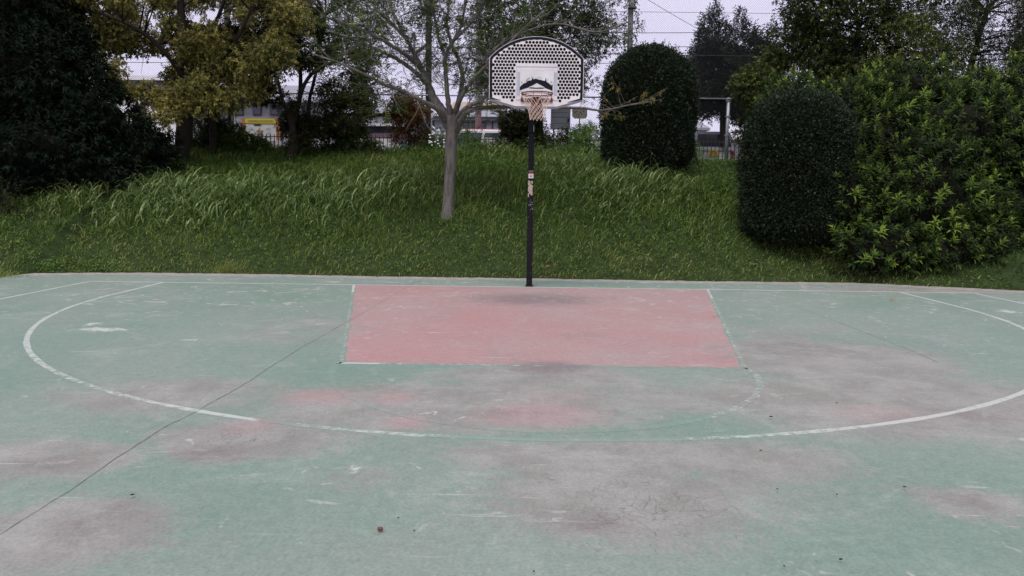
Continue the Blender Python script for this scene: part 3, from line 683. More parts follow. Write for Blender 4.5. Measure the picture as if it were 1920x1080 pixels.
# ------------------------------------------------------------------ clipped evergreens
def clipped_dome(px, py, Y, halfw, top_py, n, label, square=.0, leafL=.05):
    b = tp(px, py) if Y is None else at(px, py, Y); b[2] = terrain(b[0], b[1]); Y = b[1]; k = ppm(Y)
    R = halfw/k; H = (at(px, top_py, Y)[2]-b[2]); root = empty('clipped_shrub', b, label, 'shrub', 'clipped evergreen shrubs on the bank')
    zs = np.linspace(0, 1, 40)
    def rad(z):      # z 0..1
        top = np.sqrt(np.clip(1-((np.clip(z, .64+square*.10, 1)-(.64+square*.10))/(1-(.64+square*.10)))**(2.0+square*.8), 0, 1))
        return R*top*(.93+.07*np.sin(np.clip(z, 0, 1)*3.0))*(1-.22*np.clip(.12-z, 0, .12)/.12)
    # area-weighted profile
    zz = np.linspace(0, 1, 400); r = rad(zz); dl = np.hypot(np.gradient(r), np.gradient(zz*H)); wgt = (r+.05*R)*dl; cdf = np.cumsum(wgt)/wgt.sum()
    z = np.interp(rng.random(n), cdf, zz); a = rng.uniform(0, 2*math.pi, n); back = (np.sin(a) > .3) & (rng.random(n) < .55); a[back] = -a[back]
    rr = rad(z); slope = np.interp(z, zz, np.gradient(r, zz*H)); nn = unit(np.stack([np.cos(a), np.sin(a), -slope], 1))
    P = np.stack([b[0]+rr*np.cos(a), b[1]+rr*np.sin(a), b[2]+z*H+.02], 1)
    P += nn*(.035*sn(a*3, z*7, 1.9, 1)*1.8+.06*sn(a*7, z*16, 1.4, 2)+.03*sn(a*17, z*31, 1.2, 3)+rng.normal(-.03, .035, n))[:, None]
    q = rng.random(n) < .012*(.3+z*1.5); P[q] += nn[q]*rng.uniform(.03, .12, (q.sum(), 1))
    D = unit(nn*.9+rng.normal(0, .55, (n, 3))+[0, 0, .35]); N = unit(nn+rng.normal(0, .7, (n, 3))+[0, 0, .3])
    L = rng.uniform(.6, 1.25, n)*leafL
    t = np.clip(rng.beta(2, 3.2, n)+.12*sn(a*5, z*9, 1.3, 5)+.10*(z > .9), 0, 1)
    foliage((P, D, N, L, L*.55, t), LM['topiary'], root, droop=.1)
    # dense inner twig mass
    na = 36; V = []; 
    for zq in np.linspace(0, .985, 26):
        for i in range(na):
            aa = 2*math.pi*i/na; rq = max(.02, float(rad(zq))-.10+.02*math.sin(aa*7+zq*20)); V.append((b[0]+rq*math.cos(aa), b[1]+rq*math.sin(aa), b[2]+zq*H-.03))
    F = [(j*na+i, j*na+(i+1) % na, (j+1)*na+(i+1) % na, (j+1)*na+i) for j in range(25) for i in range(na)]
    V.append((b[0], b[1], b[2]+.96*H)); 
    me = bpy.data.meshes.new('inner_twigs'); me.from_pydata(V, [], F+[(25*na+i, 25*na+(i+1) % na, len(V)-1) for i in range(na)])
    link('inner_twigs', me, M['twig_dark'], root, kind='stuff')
    # small sprigs poking out of the top
    tw = []
    for k_ in range(60):
        a_ = random.uniform(0, 6.28); zq = random.uniform(.55, .99); rq = float(rad(zq)); p = np.array([b[0]+rq*math.cos(a_), b[1]+rq*math.sin(a_), b[2]+zq*H])
        d = unit(np.array([math.cos(a_)*.5, math.sin(a_)*.5, 1])+rng.normal(0, .3, 3)); tw.append(np.c_[np.array([p+d*s_*.16 for s_ in np.linspace(0, 1.35, 6)]), np.linspace(.003, .0015, 6)])
    twig_obj(tw, M['bark_dark'], root, 3)
    p_, d_ = pts_on(tw, 420, .3); foliage((p_, d_+rng.normal(0, .6, d_.shape), rng.normal(size=d_.shape), np.full(420, leafL*.8), leafL*.4, rng.uniform(.3, .9, 420)), LM['topiary'], root, 'sprig_leaves')
    mb = MB(); mb.tube([(b[0], b[1], b[2]-.2), (b[0]+.02, b[1], b[2]+.6), (b[0], b[1], b[2]+H*.6)], [.09, .07, .04], 10); mb.build('trunk', M['bark_dark'], root, smooth=True)
    return root
clipped_dome(1212, 322, None, 84, 90, 52000, 'tall dome-topped clipped shrub just right of the basketball board', 0, .055)
clipped_dome(1485, 425, 2.75, 96, 174, 52000, 'squat rounded clipped shrub nearer the court, beside the bright leafy bush', .3, .052)

# ------------------------------------------------------------------ big leafy bush on the right
def bush(name, label, cat, base_px, E, n_sh, leaves_per, stem, L, W, mat, core_s=.80, depth=.3, rough=.12, tipv=.5, ts=.2, up=.5, droop=.4, group=None, sub=2, minz=.03, trunk=True):
    b = tp(*base_px) if len(base_px) == 2 else at(*base_px); b[2] = terrain(b[0], b[1]); root = empty(name, b, label, cat, group)
    P, N, T = lobes_surface(E, n_sh, depth, rough)
    ok = above_ground(P, minz); P, N, T = P[ok], N[ok], T[ok]
    D = unit(N+rng.normal(0, .35, N.shape)+[0, 0, up])
    a = shoots(P, D, leaves_per, stem, L, W, ts=ts, tipv=tipv, droop=droop)
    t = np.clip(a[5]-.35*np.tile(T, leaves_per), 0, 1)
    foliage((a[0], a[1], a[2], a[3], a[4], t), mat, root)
    if core_s: core(E, core_s, root, sub)
    if trunk:
        mb = MB()
        for k in range(4):
            e = E[k % len(E)]; c = np.array(e[:3]); mb.tube(polyline_smooth([b+[random.uniform(-.15, .15), 0, -.1], (b*2+c)/3+rng.normal(0, .1, 3), c], 4), np.linspace(.06, .02, 9), 6)
        mb.build('trunk', M['bark_dark'], root, smooth=True)
    return root, P, N
ER = [ell(1700, 385, 2.7, 135, 140, 1.3), ell(1640, 275, 3.2, 95, 85, 1.1), ell(1790, 262, 3.2, 110, 95, 1.2), ell(1880, 300, 3.2, 120, 110, 1.2),
      ell(1900, 395, 2.7, 130, 75, 1.1), ell(1700, 478, 2.0, 130, 45, .5), ell(1850, 485, 2.1, 110, 42, .5), ell(1950, 470, 1.9, 90, 62, .5), ell(1655, 468, 1.55, 88, 52, .35), ell(1770, 476, 1.6, 100, 46, .35), ell(1875, 474, 1.65, 95, 50, .4), ell(1835, 465, 2.6, 120, 55, .8), ell(1935, 455, 2.9, 90, 75, .8), ell(1598, 372, 2.2, 48, 80, .5), ell(1632, 440, 2.3, 68, 80, .8), ell(1760, 460, 2.3, 115, 60, .9), ell(1890, 200, 3.6, 90, 75, 1.0),
      ell(1580, 210, 3.8, 85, 48, .9), ell(1700, 180, 4.0, 90, 55, .9), ell(2000, 360, 3.6, 120, 130, 1.3), ell(1475, 178, 4.3, 50, 28, .6), ell(1970, 260, 3.4, 110, 120, 1.2)]
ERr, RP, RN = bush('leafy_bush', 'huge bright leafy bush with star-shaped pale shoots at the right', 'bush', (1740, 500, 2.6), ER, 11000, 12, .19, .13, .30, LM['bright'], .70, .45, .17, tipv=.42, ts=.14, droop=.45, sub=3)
# pale new shoots at the crown's outside
i = rng.choice(len(RP), 900, replace=False); i = i[(RP[i, 2] > 1.0) | (rng.random(len(i)) < .45)]
a = shoots(RP[i]+RN[i]*.10, unit(RN[i]+rng.normal(0, .3, RN[i].shape)+[0, 0, .9]), 15, .17, .17, .24, a0=85, a1=15, ts=.60, tipv=.45, droop=.25, tv=.12)
foliage(a, LM['bright'], ERr, 'new_shoots')
# branches reaching out in front of the clipped shrub
tw = []
for (x0, y0, x1, y1) in ((1640, 350, 1500, 355), (1640, 330, 1520, 300), (1650, 380, 1530, 395), (1640, 400, 1545, 325), (1620, 300, 1510, 345), (1600, 430, 1556, 425)):
    for r_ in range(3):
        p0 = at(x0, y0, 2.4); p1 = at(x1+random.gauss(0, 10), y1+random.gauss(0, 10), 1.75+random.uniform(0, .3)); mid = (p0+p1)/2+np.array([0, 0, .12]); q = polyline_smooth([p0, mid, p1], 3)[:6+1][:6]
        q = np.array([p0*(1-s)**2+2*mid*s*(1-s)+p1*s*s for s in np.linspace(0, 1, 6)]); tw.append(np.c_[q, np.linspace(.011, .004, 6)])
twig_obj(tw, M['bark_dark'], ERr, 4)
P_, D_ = pts_on(tw, 150, .25); a = shoots(P_, D_+rng.normal(0, .7, D_.shape)+[0, 0, .4], 11, .15, .13, .28, ts=.3, tipv=.5, droop=.4)
foliage(a, LM['bright'], ERr, 'side_shoots')

# ------------------------------------------------------------------ dark evergreen on the left
EL = [ell(10, 40, 5.6, 130, 120, 1.8), ell(40, 170, 5.0, 150, 110, 1.7), ell(150, 235, 5.0, 105, 75, 1.2), ell(60, 290, 4.2, 140, 80, 1.3), ell(220, 290, 5.2, 90, 52, .9), ell(-120, 180, 5, 150, 220, 1.8), ell(150, 330, 4.4, 110, 42, .9), ell(85, 110, 5.4, 80, 80, 1.2), ell(270, 300, 5.6, 62, 30, .6), ell(290, 262, 6.3, 30, 22, .4)]
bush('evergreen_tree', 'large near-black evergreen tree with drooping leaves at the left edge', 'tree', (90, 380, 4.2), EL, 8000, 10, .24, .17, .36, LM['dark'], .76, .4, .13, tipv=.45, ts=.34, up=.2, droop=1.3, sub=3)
ES = [ell(0, 362, 2.9, 38, 34, .4), ell(-40, 350, 2.9, 45, 45, .5), ell(24, 385, 2.6, 22, 20, .25)]
bush('small_bush', 'small grey-green bush low at the left edge below the dark tree', 'bush', (-5, 400, 2.8), ES, 520, 8, .09, .05, .4, LM['olive'], None, .25, .2, ts=.35, tipv=.3)

# ------------------------------------------------------------------ trees with visible trunks
def clumps(poly, n, Y0, Y1, r0, r1, flat=.75):
    """crown clumps spread through an outlined crown region"""
    poly = np.array(poly, float); lo, hi = poly.min(0), poly.max(0); out_ = []
    while len(out_) < n:
        x, y = rng.uniform(lo, hi); ins = False; j = len(poly)-1
        for i_ in range(len(poly)):
            if (poly[i_, 1] > y) != (poly[j, 1] > y) and x < (poly[j, 0]-poly[i_, 0])*(y-poly[i_, 1])/(poly[j, 1]-poly[i_, 1])+poly[i_, 0]: ins = not ins
            j = i_
        if ins:
            r = rng.uniform(r0, r1); out_.append(ell(x, y, rng.uniform(Y0, Y1), r, r*flat))
    return out_
def crown_leaves(E, n, depth, L, W, mat, root, ts=.3, tv=.18, tipv=.3, rough=.25, droop=.7, per=6, stem=.10, name='crown', up=.1, back=.35):
    P, N, T = lobes_surface(E, n//per, depth, rough, back)
    D = unit(N+rng.normal(0, .8, N.shape)+[0, 0, up])
    a = shoots(P, D, per, stem, L, W, ts=ts, tv=tv, tipv=tipv, droop=droop)
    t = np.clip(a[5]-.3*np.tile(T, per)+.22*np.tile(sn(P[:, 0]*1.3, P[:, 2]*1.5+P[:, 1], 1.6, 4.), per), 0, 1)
    return foliage((a[0], a[1], a[2], a[3], a[4], t), mat, root, name)
def branch_to(root, start_pts, E, mat, r=.03, n=5, frac=1.0):
    mb = MB()
    for e in E:
        if random.random() > frac: continue
        c = np.array(e[:3]); s_ = min(start_pts, key=lambda q: np.linalg.norm(q-c)+max(0, q[2]-c[2])*2); mid = s_*.45+c*.55+rng.normal(0, .08, 3)+[0, 0, .1]; mb.tube(polyline_smooth([s_, mid, c], 4), np.linspace(r, .006, 9), n, cap=False)
        for k in range(4):
            d = rng.normal(size=3)*np.array(e[3:])*.9; mb.tube([c*.7+mid*.3, c*.75+mid*.25+d*.5, c+d], [.010, .007, .003], 4, cap=False)
    mb.build('twigs', mat, root, kind='stuff', fix=False)

# yellowing tree
YT = 7.0; b = tp(340, 306); YT = b[1]
yt = empty('yellowing_tree', b, 'dark-trunked tree with yellowing leaves left of centre', 'tree')
q0 = limb('trunk', [(338, 312, 34, YT), (341, 285, 27, YT), (345, 250, 29, YT), (349, 215, 25, YT), (354, 180, 22, YT), (352, 140, 21, YT), (346, 90, 18, YT), (340, 30, 14, YT), (338, -50, 9, YT)], M['bark_dark'], yt, 12)
q1 = limb('limb', [(351, 190, 15, YT), (370, 165, 12, YT-.3), (400, 130, 9, YT-.6), (440, 80, 7, YT-.8), (470, 20, 5, YT-1)], M['bark_dark'], yt)
q2 = limb('limb', [(348, 150, 13, YT), (320, 110, 10, YT-.4), (280, 70, 8, YT-.6), (230, 40, 6, YT-.8), (170, 20, 4, YT-1)], M['bark_dark'], yt)
q3 = limb('limb', [(351, 210, 12, YT), (320, 190, 8, YT-.4), (285, 172, 6, YT-.7), (240, 170, 4, YT-.9)], M['bark_dark'], yt)
q4 = limb('limb', [(350, 120, 12, YT), (380, 80, 9, YT+.4), (410, 30, 7, YT+.6), (430, -40, 5, YT+.8)], M['bark_dark'], yt)
EY = clumps([(90, -60), (100, 60), (150, 110), (230, 92), (300, 100), (330, 150), (420, 170), (500, 150), (560, 90), (575, -60)], 80, YT-1.8, YT+1.5, 16, 38)
EYl = [ell(x, y, YT-.9+random.uniform(-.3, .3), r, r*.7) for x, y, r in ((222, 168, 30), (275, 175, 26), (300, 190, 22), (325, 200, 28), (310, 220, 22), (268, 215, 19), (340, 170, 24), (385, 165, 30), (420, 190, 28), (470, 170, 30), (372, 200, 20), (405, 210, 14), (190, 140, 26), (150, 100, 30), (215, 128, 22), (440, 195, 18))]
SPY = [q[:3] for q in np.concatenate([q0[18:], q1, q2, q3, q4])]
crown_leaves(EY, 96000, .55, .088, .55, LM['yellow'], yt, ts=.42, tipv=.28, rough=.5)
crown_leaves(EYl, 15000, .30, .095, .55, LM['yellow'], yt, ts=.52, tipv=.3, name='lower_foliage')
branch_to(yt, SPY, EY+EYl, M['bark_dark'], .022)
_c = [e for e in EY if e[1] > YT]
V, F = ico_lobes([(e[0], e[1]+.3, e[2], e[3]*.9, e[4]*.9, e[5]*.9) for e in _c], .8)

# dark green part of the same row, between the trunks
b = tp(396, 290); gt = empty('shade_tree', b, 'dark green tree standing in shade between the yellowing tree and the yellow sign', 'tree')
limb('trunk', [(398, 300, 15, b[1]), (400, 250, 14, b[1]), (396, 200, 13, b[1]), (405, 130, 9, b[1]), (430, 60, 6, b[1])], M['bark_dark'], gt, 8)
EG = clumps([(360, 60), (355, 225), (410, 225), (440, 200), (500, 195), (530, 120), (520, 40)], 28, b[1]-.2, b[1]+1.0, 24, 42)
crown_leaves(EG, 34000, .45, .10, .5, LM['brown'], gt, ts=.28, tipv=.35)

# brownish many-stemmed tree
b = tp(549, 297); Yb = b[1]; bt = empty('brownish_tree', b, 'low brownish multi-stemmed tree between the yellow sign and the grey-trunked tree', 'tree')
q0 = limb('trunk', [(549, 303, 24, Yb), (551, 280, 18, Yb), (550, 255, 15, Yb), (548, 230, 12, Yb), (545, 205, 10, Yb)], M['bark_dark'], bt, 10)
q1 = limb('limb', [(550, 250, 10, Yb), (540, 215, 8, Yb-.1), (530, 190, 7, Yb-.2), (522, 155, 6, Yb-.3), (510, 120, 4, Yb-.3)], M['bark_dark'], bt)
q2 = limb('limb', [(552, 230, 9, Yb), (562, 180, 8, Yb), (563, 130, 7, Yb), (556, 90, 5, Yb), (548, 50, 4, Yb)], M['bark_dark'], bt)
q3 = limb('limb', [(558, 205, 8, Yb), (570, 160, 7, Yb-.2), (595, 130, 6, Yb-.3), (640, 112, 5, Yb-.5), (680, 100, 3, Yb-.6)], M['bark_dark'], bt)
q4 = limb('limb', [(552, 265, 8, Yb), (575, 245, 7, Yb+.1), (610, 220, 5, Yb+.2), (650, 200, 3, Yb+.2)], M['bark_dark'], bt)
EB = clumps([(535, 175), (530, 245), (535, 285), (580, 285), (640, 255), (690, 235), (700, 150), (690, 95), (640, 120), (600, 170)], 38, Yb-.9, Yb+1.0, 14, 30)
EB += clumps([(500, 40), (500, 150), (540, 130), (640, 140), (690, 110), (680, 50), (600, 20)], 26, Yb-.6, Yb+.6, 14, 24)
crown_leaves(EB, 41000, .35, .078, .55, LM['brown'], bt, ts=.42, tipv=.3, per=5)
branch_to(bt, [q[:3] for q in np.concatenate([q0[10:], q1, q2, q3, q4])], EB, M['bark_dark'], .014)

# ------------------------------------------------------------------ grey smooth-barked tree
b = tp(840, 402); Y0 = b[1]; mt = empty('grey_trunk_tree', b, 'open feathery tree with smooth grey leaning trunk left of the basketball pole', 'tree')
LQ = []
LQ.append(limb('trunk', [(839, 414, 36, Y0), (840, 400, 25, Y0), (841, 370, 20.5, Y0), (843, 330, 20, Y0), (845, 290, 21, Y0), (847, 262, 22, Y0), (849, 242, 26, Y0), (846, 222, 30, Y0), (838, 208, 22, Y0)], M['bark'], mt, 16, 5))
LB = [[(842, 240, 18, Y0), (833, 215, 20, Y0), (820, 195, 17, Y0+.1), (808, 172, 14, Y0+.2), (798, 148, 12, Y0+.2), (790, 128, 10, Y0+.2), (776, 100, 8, Y0+.1), (762, 72, 7, Y0), (745, 40, 6, Y0), (728, 0, 5, Y0), (715, -60, 3, Y0)],
      [(790, 128, 9, Y0+.2), (765, 106, 8, Y0-.2), (735, 86, 7, Y0-.6), (700, 66, 6, Y0-.9), (655, 48, 5, Y0-1.1), (600, 28, 3, Y0-1.3)],
      [(848, 232, 13, Y0), (843, 205, 11, Y0-.15), (839, 180, 9, Y0-.2), (836, 140, 8, Y0-.2), (836, 105, 7.5, Y0-.3), (850, 76, 6, Y0-.4), (866, 45, 5, Y0-.5), (872, 0, 4, Y0-.6), (880, -60, 3, Y0-.6)],
      [(836, 107, 6, Y0-.3), (824, 78, 5.5, Y0-.3), (817, 42, 5, Y0-.4), (808, 5, 4, Y0-.5), (800, -50, 3, Y0-.5)],
      [(850, 232, 13, Y0), (856, 205, 11, Y0+.3), (864, 172, 9, Y0+.5), (867, 142, 8, Y0+.6), (860, 112, 7, Y0+.7), (846, 80, 6, Y0+.8), (838, 40, 5, Y0+.8), (845, -10, 4, Y0+.9)],
      [(850, 218, 10, Y0), (862, 188, 8, Y0-.3), (880, 158, 7, Y0-.5), (905, 130, 6, Y0-.7), (938, 98, 5, Y0-.9), (975, 60, 4, Y0-1), (1020, 20, 3, Y0-1.1)],
      [(852, 240, 13, Y0), (863, 215, 10, Y0-.3), (878, 200, 9, Y0-.5), (897, 190, 8, Y0-.5), (925, 174, 6, Y0-.2), (960, 158, 5, Y0+.2)],
      [(856, 248, 13, Y0), (863, 228, 11, Y0-.3), (874, 212, 9.5, Y0-.5), (895, 203, 8.5, Y0-.4), (940, 200, 7.5, Y0+.1), (985, 198, 6.5, Y0+.4), (1040, 201, 5.5, Y0+.2), (1095, 203, 5, Y0-.2), (1130, 207, 3.4, Y0-.5), (1175, 198, 2.4, Y0-.8), (1222, 190, 1.6, Y0-1)],
      [(838, 232, 15, Y0), (822, 207, 11, Y0-.3), (800, 194, 9, Y0-.5), (775, 182, 7.5, Y0-.7), (748, 168, 7, Y0-.9), (718, 157, 6, Y0-1.1), (685, 140, 5, Y0-1.3), (640, 120, 4, Y0-1.5), (585, 100, 3, Y0-1.6)],
      [(803, 160, 9, Y0+.2), (782, 138, 8, Y0+.5), (750, 114, 7, Y0+.8), (715, 97, 6, Y0+1.0), (675, 78, 5, Y0+1.2), (620, 58, 3, Y0+1.4)],
      [(762, 74, 6, Y0), (738, 48, 5, Y0+.3), (705, 18, 4, Y0+.5), (680, -20, 3, Y0+.6)],
      [(776, 100, 6, Y0+.1), (800, 82, 5, Y0+.2), (808, 50, 4.5, Y0+.2), (790, 10, 4, Y0+.2), (775, -40, 3, Y0+.2)],
      [(850, 76, 5, Y0-.4), (882, 45, 5, Y0-.6), (905, 10, 4, Y0-.7), (930, -40, 3, Y0-.8)],
      [(864, 172, 6, Y0+.5), (890, 148, 5.5, Y0+.7), (915, 105, 5, Y0+.9), (960, 70, 4, Y0+1.2), (1040, 45, 4, Y0+1.3), (1120, 60, 3, Y0+1.4), (1180, 40, 2.5, Y0+1.4)]]
for l in LB: LQ.append(limb('limb', l, M['bark'], mt, 9, 5, .006))
tw = []
for k, Q in enumerate(LQ[1:]): tw += [] if k == 7 else twigs_from(Q, 26, 1.0, .30, .15, .009, .9)
tw2 = []
for q in tw: tw2 += twigs_from(q, 3, .45, .2, .1, .005, 1.0)
twig_obj(tw, M['bark'], mt, 5); twig_obj(tw2, M['bark'], mt, 3)
allt = [t for t in tw+tw2 if t[0, 2] > 3.1 and not (abs(t[0, 0]) < 1.2 and t[0, 2] < 3.4) and not (t[0, 0] > .8 and t[0, 2] < 4.3)]
def feather(tws, n, mat, root, ts, name, leaf=.032, rach=.16, pairs=5, tipb=.0):
    P, D = pts_on(tws, n, .5); R = unit(D*.5+rng.normal(0, .7, D.shape)+[0, 0, -.1]); S = unit(np.cross(R, rng.normal(0, .3, R.shape)+[0, 0, 1])); U = np.cross(S, R)
    ps, ds, ns, tt = [], [], [], []; bt_ = rng.normal(ts, .16, n)
    for k in range(pairs):
        for sg in (-1, 1):
            ps.append(P+R*rach*(k+.7)/pairs+np.array([0, 0, -.02])*(k/pairs)**2*2); ds.append(unit(R*.45+S*sg)); ns.append(U+rng.normal(0, .25, U.shape)); tt.append(bt_)
    ps, ds, ns, tt = map(np.concatenate, (ps, ds, ns, tt)); L = rng.uniform(.8, 1.3, len(ps))*leaf
    foliage((ps, ds, ns, L, L*.42, np.clip(tt, 0, 1)), mat, root, name)
feather(allt, 2300, LM['light'], mt, .50, 'crown', .055, .2, 5)
yl = [t for t in tw+tw2 if (at(690, 0, Y0)[0] < t[0, 0] < at(900, 0, Y0)[0])]
feather(yl, 60, LM['light'], mt, .98, 'young_leaves', .055, .18, 5)
# autumn-tinged leaves at the end of the long low branch
QE = LQ[8]; e_tw = twigs_from(QE[31:], 24, .55, .05, .45, .004, .9); twig_obj(e_tw, M['bark'], mt, 4)
P_, D_ = pts_on(e_tw, 48, .3); a = shoots(P_, D_*.6+rng.normal(0, .4, D_.shape)+[0, 0, -.3], 6, .05, .085, .24, a0=70, a1=20, ts=.25, tipv=.2, droop=1.8, tv=.25)
foliage(a, LM['tip'], mt, 'autumn_leaves')

# ------------------------------------------------------------------ trees behind
def back_tree(label, base_px, Y, poly, n, r0, r1, mat, leaves, L, W, ts=.35, depth=.5, trunk_top=None, per=6, w=14, rough=.3, dy=1.0, corey=0, name='background_tree', tipv=.3, up=.2, group=None, stem=.1):
    b = at(base_px[0], base_px[1], Y); b[2] = float(terrain(b[0], b[1])); root = empty(name, b, label, 'tree', group)
    cx, cy = trunk_top or (base_px[0], np.mean([p[1] for p in poly])); by = base_px[1]
    E = clumps(poly, n, Y-dy, Y+dy, r0, r1)
    q = limb('trunk', [(base_px[0], by+12, w*1.3, Y), (base_px[0]*.9+cx*.1, by*.7+cy*.3, w, Y), (base_px[0]*.5+cx*.5, by*.4+cy*.6, w*.8, Y), (cx, cy, w*.55, Y)], M['bark_dark'], root, 8, 5, .01)
    crown_leaves(E, leaves, depth, L, W, mat, root, ts=ts, per=per, rough=rough, tipv=tipv, up=up, stem=stem)
    branch_to(root, [v[:3] for v in q[6:]], E, M['bark_dark'], .02, 5)
    return root, E
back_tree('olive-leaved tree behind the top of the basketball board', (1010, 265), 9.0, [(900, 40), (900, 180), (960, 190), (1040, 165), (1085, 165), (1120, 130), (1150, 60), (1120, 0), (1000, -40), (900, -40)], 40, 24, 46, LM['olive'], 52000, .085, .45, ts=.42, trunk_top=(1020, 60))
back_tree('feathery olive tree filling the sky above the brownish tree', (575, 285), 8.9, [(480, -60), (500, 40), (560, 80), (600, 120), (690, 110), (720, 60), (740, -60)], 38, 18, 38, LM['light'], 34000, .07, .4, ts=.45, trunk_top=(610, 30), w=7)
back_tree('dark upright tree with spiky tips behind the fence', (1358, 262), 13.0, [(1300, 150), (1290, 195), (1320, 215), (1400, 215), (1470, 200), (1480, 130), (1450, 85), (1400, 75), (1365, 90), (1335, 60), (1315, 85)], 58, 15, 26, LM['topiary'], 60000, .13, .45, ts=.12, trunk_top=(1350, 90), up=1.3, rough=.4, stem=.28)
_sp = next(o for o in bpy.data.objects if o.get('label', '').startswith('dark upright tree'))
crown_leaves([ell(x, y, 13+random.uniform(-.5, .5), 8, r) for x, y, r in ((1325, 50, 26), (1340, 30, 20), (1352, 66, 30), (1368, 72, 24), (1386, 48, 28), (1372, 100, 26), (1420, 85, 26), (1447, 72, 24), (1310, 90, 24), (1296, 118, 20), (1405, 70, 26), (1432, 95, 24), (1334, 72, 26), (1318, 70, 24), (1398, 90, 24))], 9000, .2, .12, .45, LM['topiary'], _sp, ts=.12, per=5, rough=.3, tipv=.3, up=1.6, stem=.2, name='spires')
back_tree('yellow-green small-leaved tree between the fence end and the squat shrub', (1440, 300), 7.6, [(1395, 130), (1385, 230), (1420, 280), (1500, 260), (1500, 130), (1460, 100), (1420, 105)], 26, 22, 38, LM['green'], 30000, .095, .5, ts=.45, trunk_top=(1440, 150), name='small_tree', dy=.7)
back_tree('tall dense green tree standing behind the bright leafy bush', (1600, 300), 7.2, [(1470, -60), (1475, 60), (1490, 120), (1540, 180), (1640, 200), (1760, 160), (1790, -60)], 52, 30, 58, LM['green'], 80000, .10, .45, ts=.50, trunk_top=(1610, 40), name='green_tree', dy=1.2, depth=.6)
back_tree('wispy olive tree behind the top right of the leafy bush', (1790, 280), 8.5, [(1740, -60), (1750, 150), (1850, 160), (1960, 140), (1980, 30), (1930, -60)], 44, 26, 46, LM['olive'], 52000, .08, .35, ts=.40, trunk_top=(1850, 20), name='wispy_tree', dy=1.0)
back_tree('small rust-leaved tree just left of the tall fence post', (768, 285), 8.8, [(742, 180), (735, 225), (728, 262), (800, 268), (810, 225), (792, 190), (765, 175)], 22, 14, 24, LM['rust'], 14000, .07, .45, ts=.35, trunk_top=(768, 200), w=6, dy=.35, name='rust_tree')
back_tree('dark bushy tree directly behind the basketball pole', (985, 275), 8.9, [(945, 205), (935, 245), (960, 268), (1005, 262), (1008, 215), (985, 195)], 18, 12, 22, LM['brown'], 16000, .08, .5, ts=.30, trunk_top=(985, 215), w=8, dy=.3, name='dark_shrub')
# shrubs and creepers along the crest
def crest(name, label, poly, Y, n, r0, r1, mat, leaves, L, W, ts, base, depth=.25, per=5):
    b = at(base[0], base[1], Y); b[2] = float(terrain(b[0], b[1])); root = empty(name, b, label, 'shrub', 'shrubs along the fence')
    E = clumps(poly, n, Y-.35, Y+.35, r0, r1); crown_leaves(E, leaves, depth, L, W, mat, root, ts=ts, per=per, name='foliage')
    mb = MB()
    for e in E[:14]: c = np.array(e[:3]); mb.tube([(c[0]*.6+b[0]*.4, c[1], b[2]-.1), (c[0]*.9+b[0]*.1, c[1], (c[2]+b[2])/2), c], [.012, .009, .004], 4, cap=False)
    mb.build('stems', M['bark_dark'], root, kind='stuff', fix=False)
crest('creeper_hedge', 'yellow-green creeping shrub below the yellow sign', [(350, 268), (360, 285), (460, 288), (520, 288), (520, 268), (470, 258), (440, 235), (420, 262), (380, 262)], 8.4, 26, 12, 20, LM['bright'], 12000, .07, .6, .36, (440, 285))
crest('creeper_hedge', 'leafy shrub to the right of the brownish tree against the picket fence', [(610, 262), (600, 285), (700, 288), (720, 270), (700, 262), (680, 240), (640, 250)], 8.5, 22, 10, 18, LM['bright'], 9000, .065, .6, .34, (660, 285))
crest('flowering_shrub', 'shrub dotted with white flowers left of the grey trunk', [(806, 262), (806, 285), (835, 285), (835, 240), (820, 250)], 8.8, 10, 9, 15, LM['weed'], 3000, .045, .6, .3, (822, 285))
crest('flowering_shrub', 'shrub behind the grey trunk on its right side', [(855, 258), (855, 282), (900, 282), (905, 262), (880, 240)], 8.8, 12, 10, 16, LM['weed'], 3600, .05, .6, .35, (880, 285))
crest('tall_weeds', 'tall leafy weeds between the board and the dome-topped shrub', [(1090, 240), (1060, 285), (1130, 300), (1135, 235), (1115, 228)], 8.0, 22, 11, 18, LM['weed'], 6500, .07, .4, .6, (1095, 290))
crest('tall_weeds', 'leafy weeds in front of the parked van', [(1292, 270), (1292, 298), (1335, 300), (1330, 290), (1312, 285), (1306, 262)], 8.0, 10, 5, 9, LM['weed'], 1300, .05, .4, .55, (1330, 300))
p = np.concatenate([np.stack([rng.uniform(804, 838, 26), rng.uniform(242, 278, 26)], 1)]); mb = MB()
for x, y in p:
    c = at(x, y, 8.35); mb.tube([c-[.022, 0, 0], c+[.022, 0, 0]], [.022, .018], 5)
mb.build('blossoms', M['white'], next(o for o in bpy.data.objects if o.name == 'flowering_shrub'), kind='stuff')
crest('fence_shrub', 'dark green shrub filling the fence foot below the grey cabinet', [(925, 262), (925, 288), (1075, 288), (1075, 252), (1045, 246), (1010, 232), (985, 240)], 8.9, 34, 10, 17, LM['green'], 11000, .07, .5, .40, (1010, 290))
crest('fence_shrub', 'shady green shrub between the dark evergreen and the yellow sign', [(350, 245), (355, 285), (450, 288), (450, 250), (430, 215), (375, 220)], 8.9, 26, 12, 20, LM['green'], 9000, .08, .5, .35, (400, 288))
crest('fence_shrub', 'loose green shrub around the foot of the brownish tree', [(530, 262), (530, 290), (700, 290), (700, 262), (640, 235), (600, 215), (560, 240)], 8.6, 34, 11, 18, LM['green'], 10000, .07, .5, .32, (610, 290))

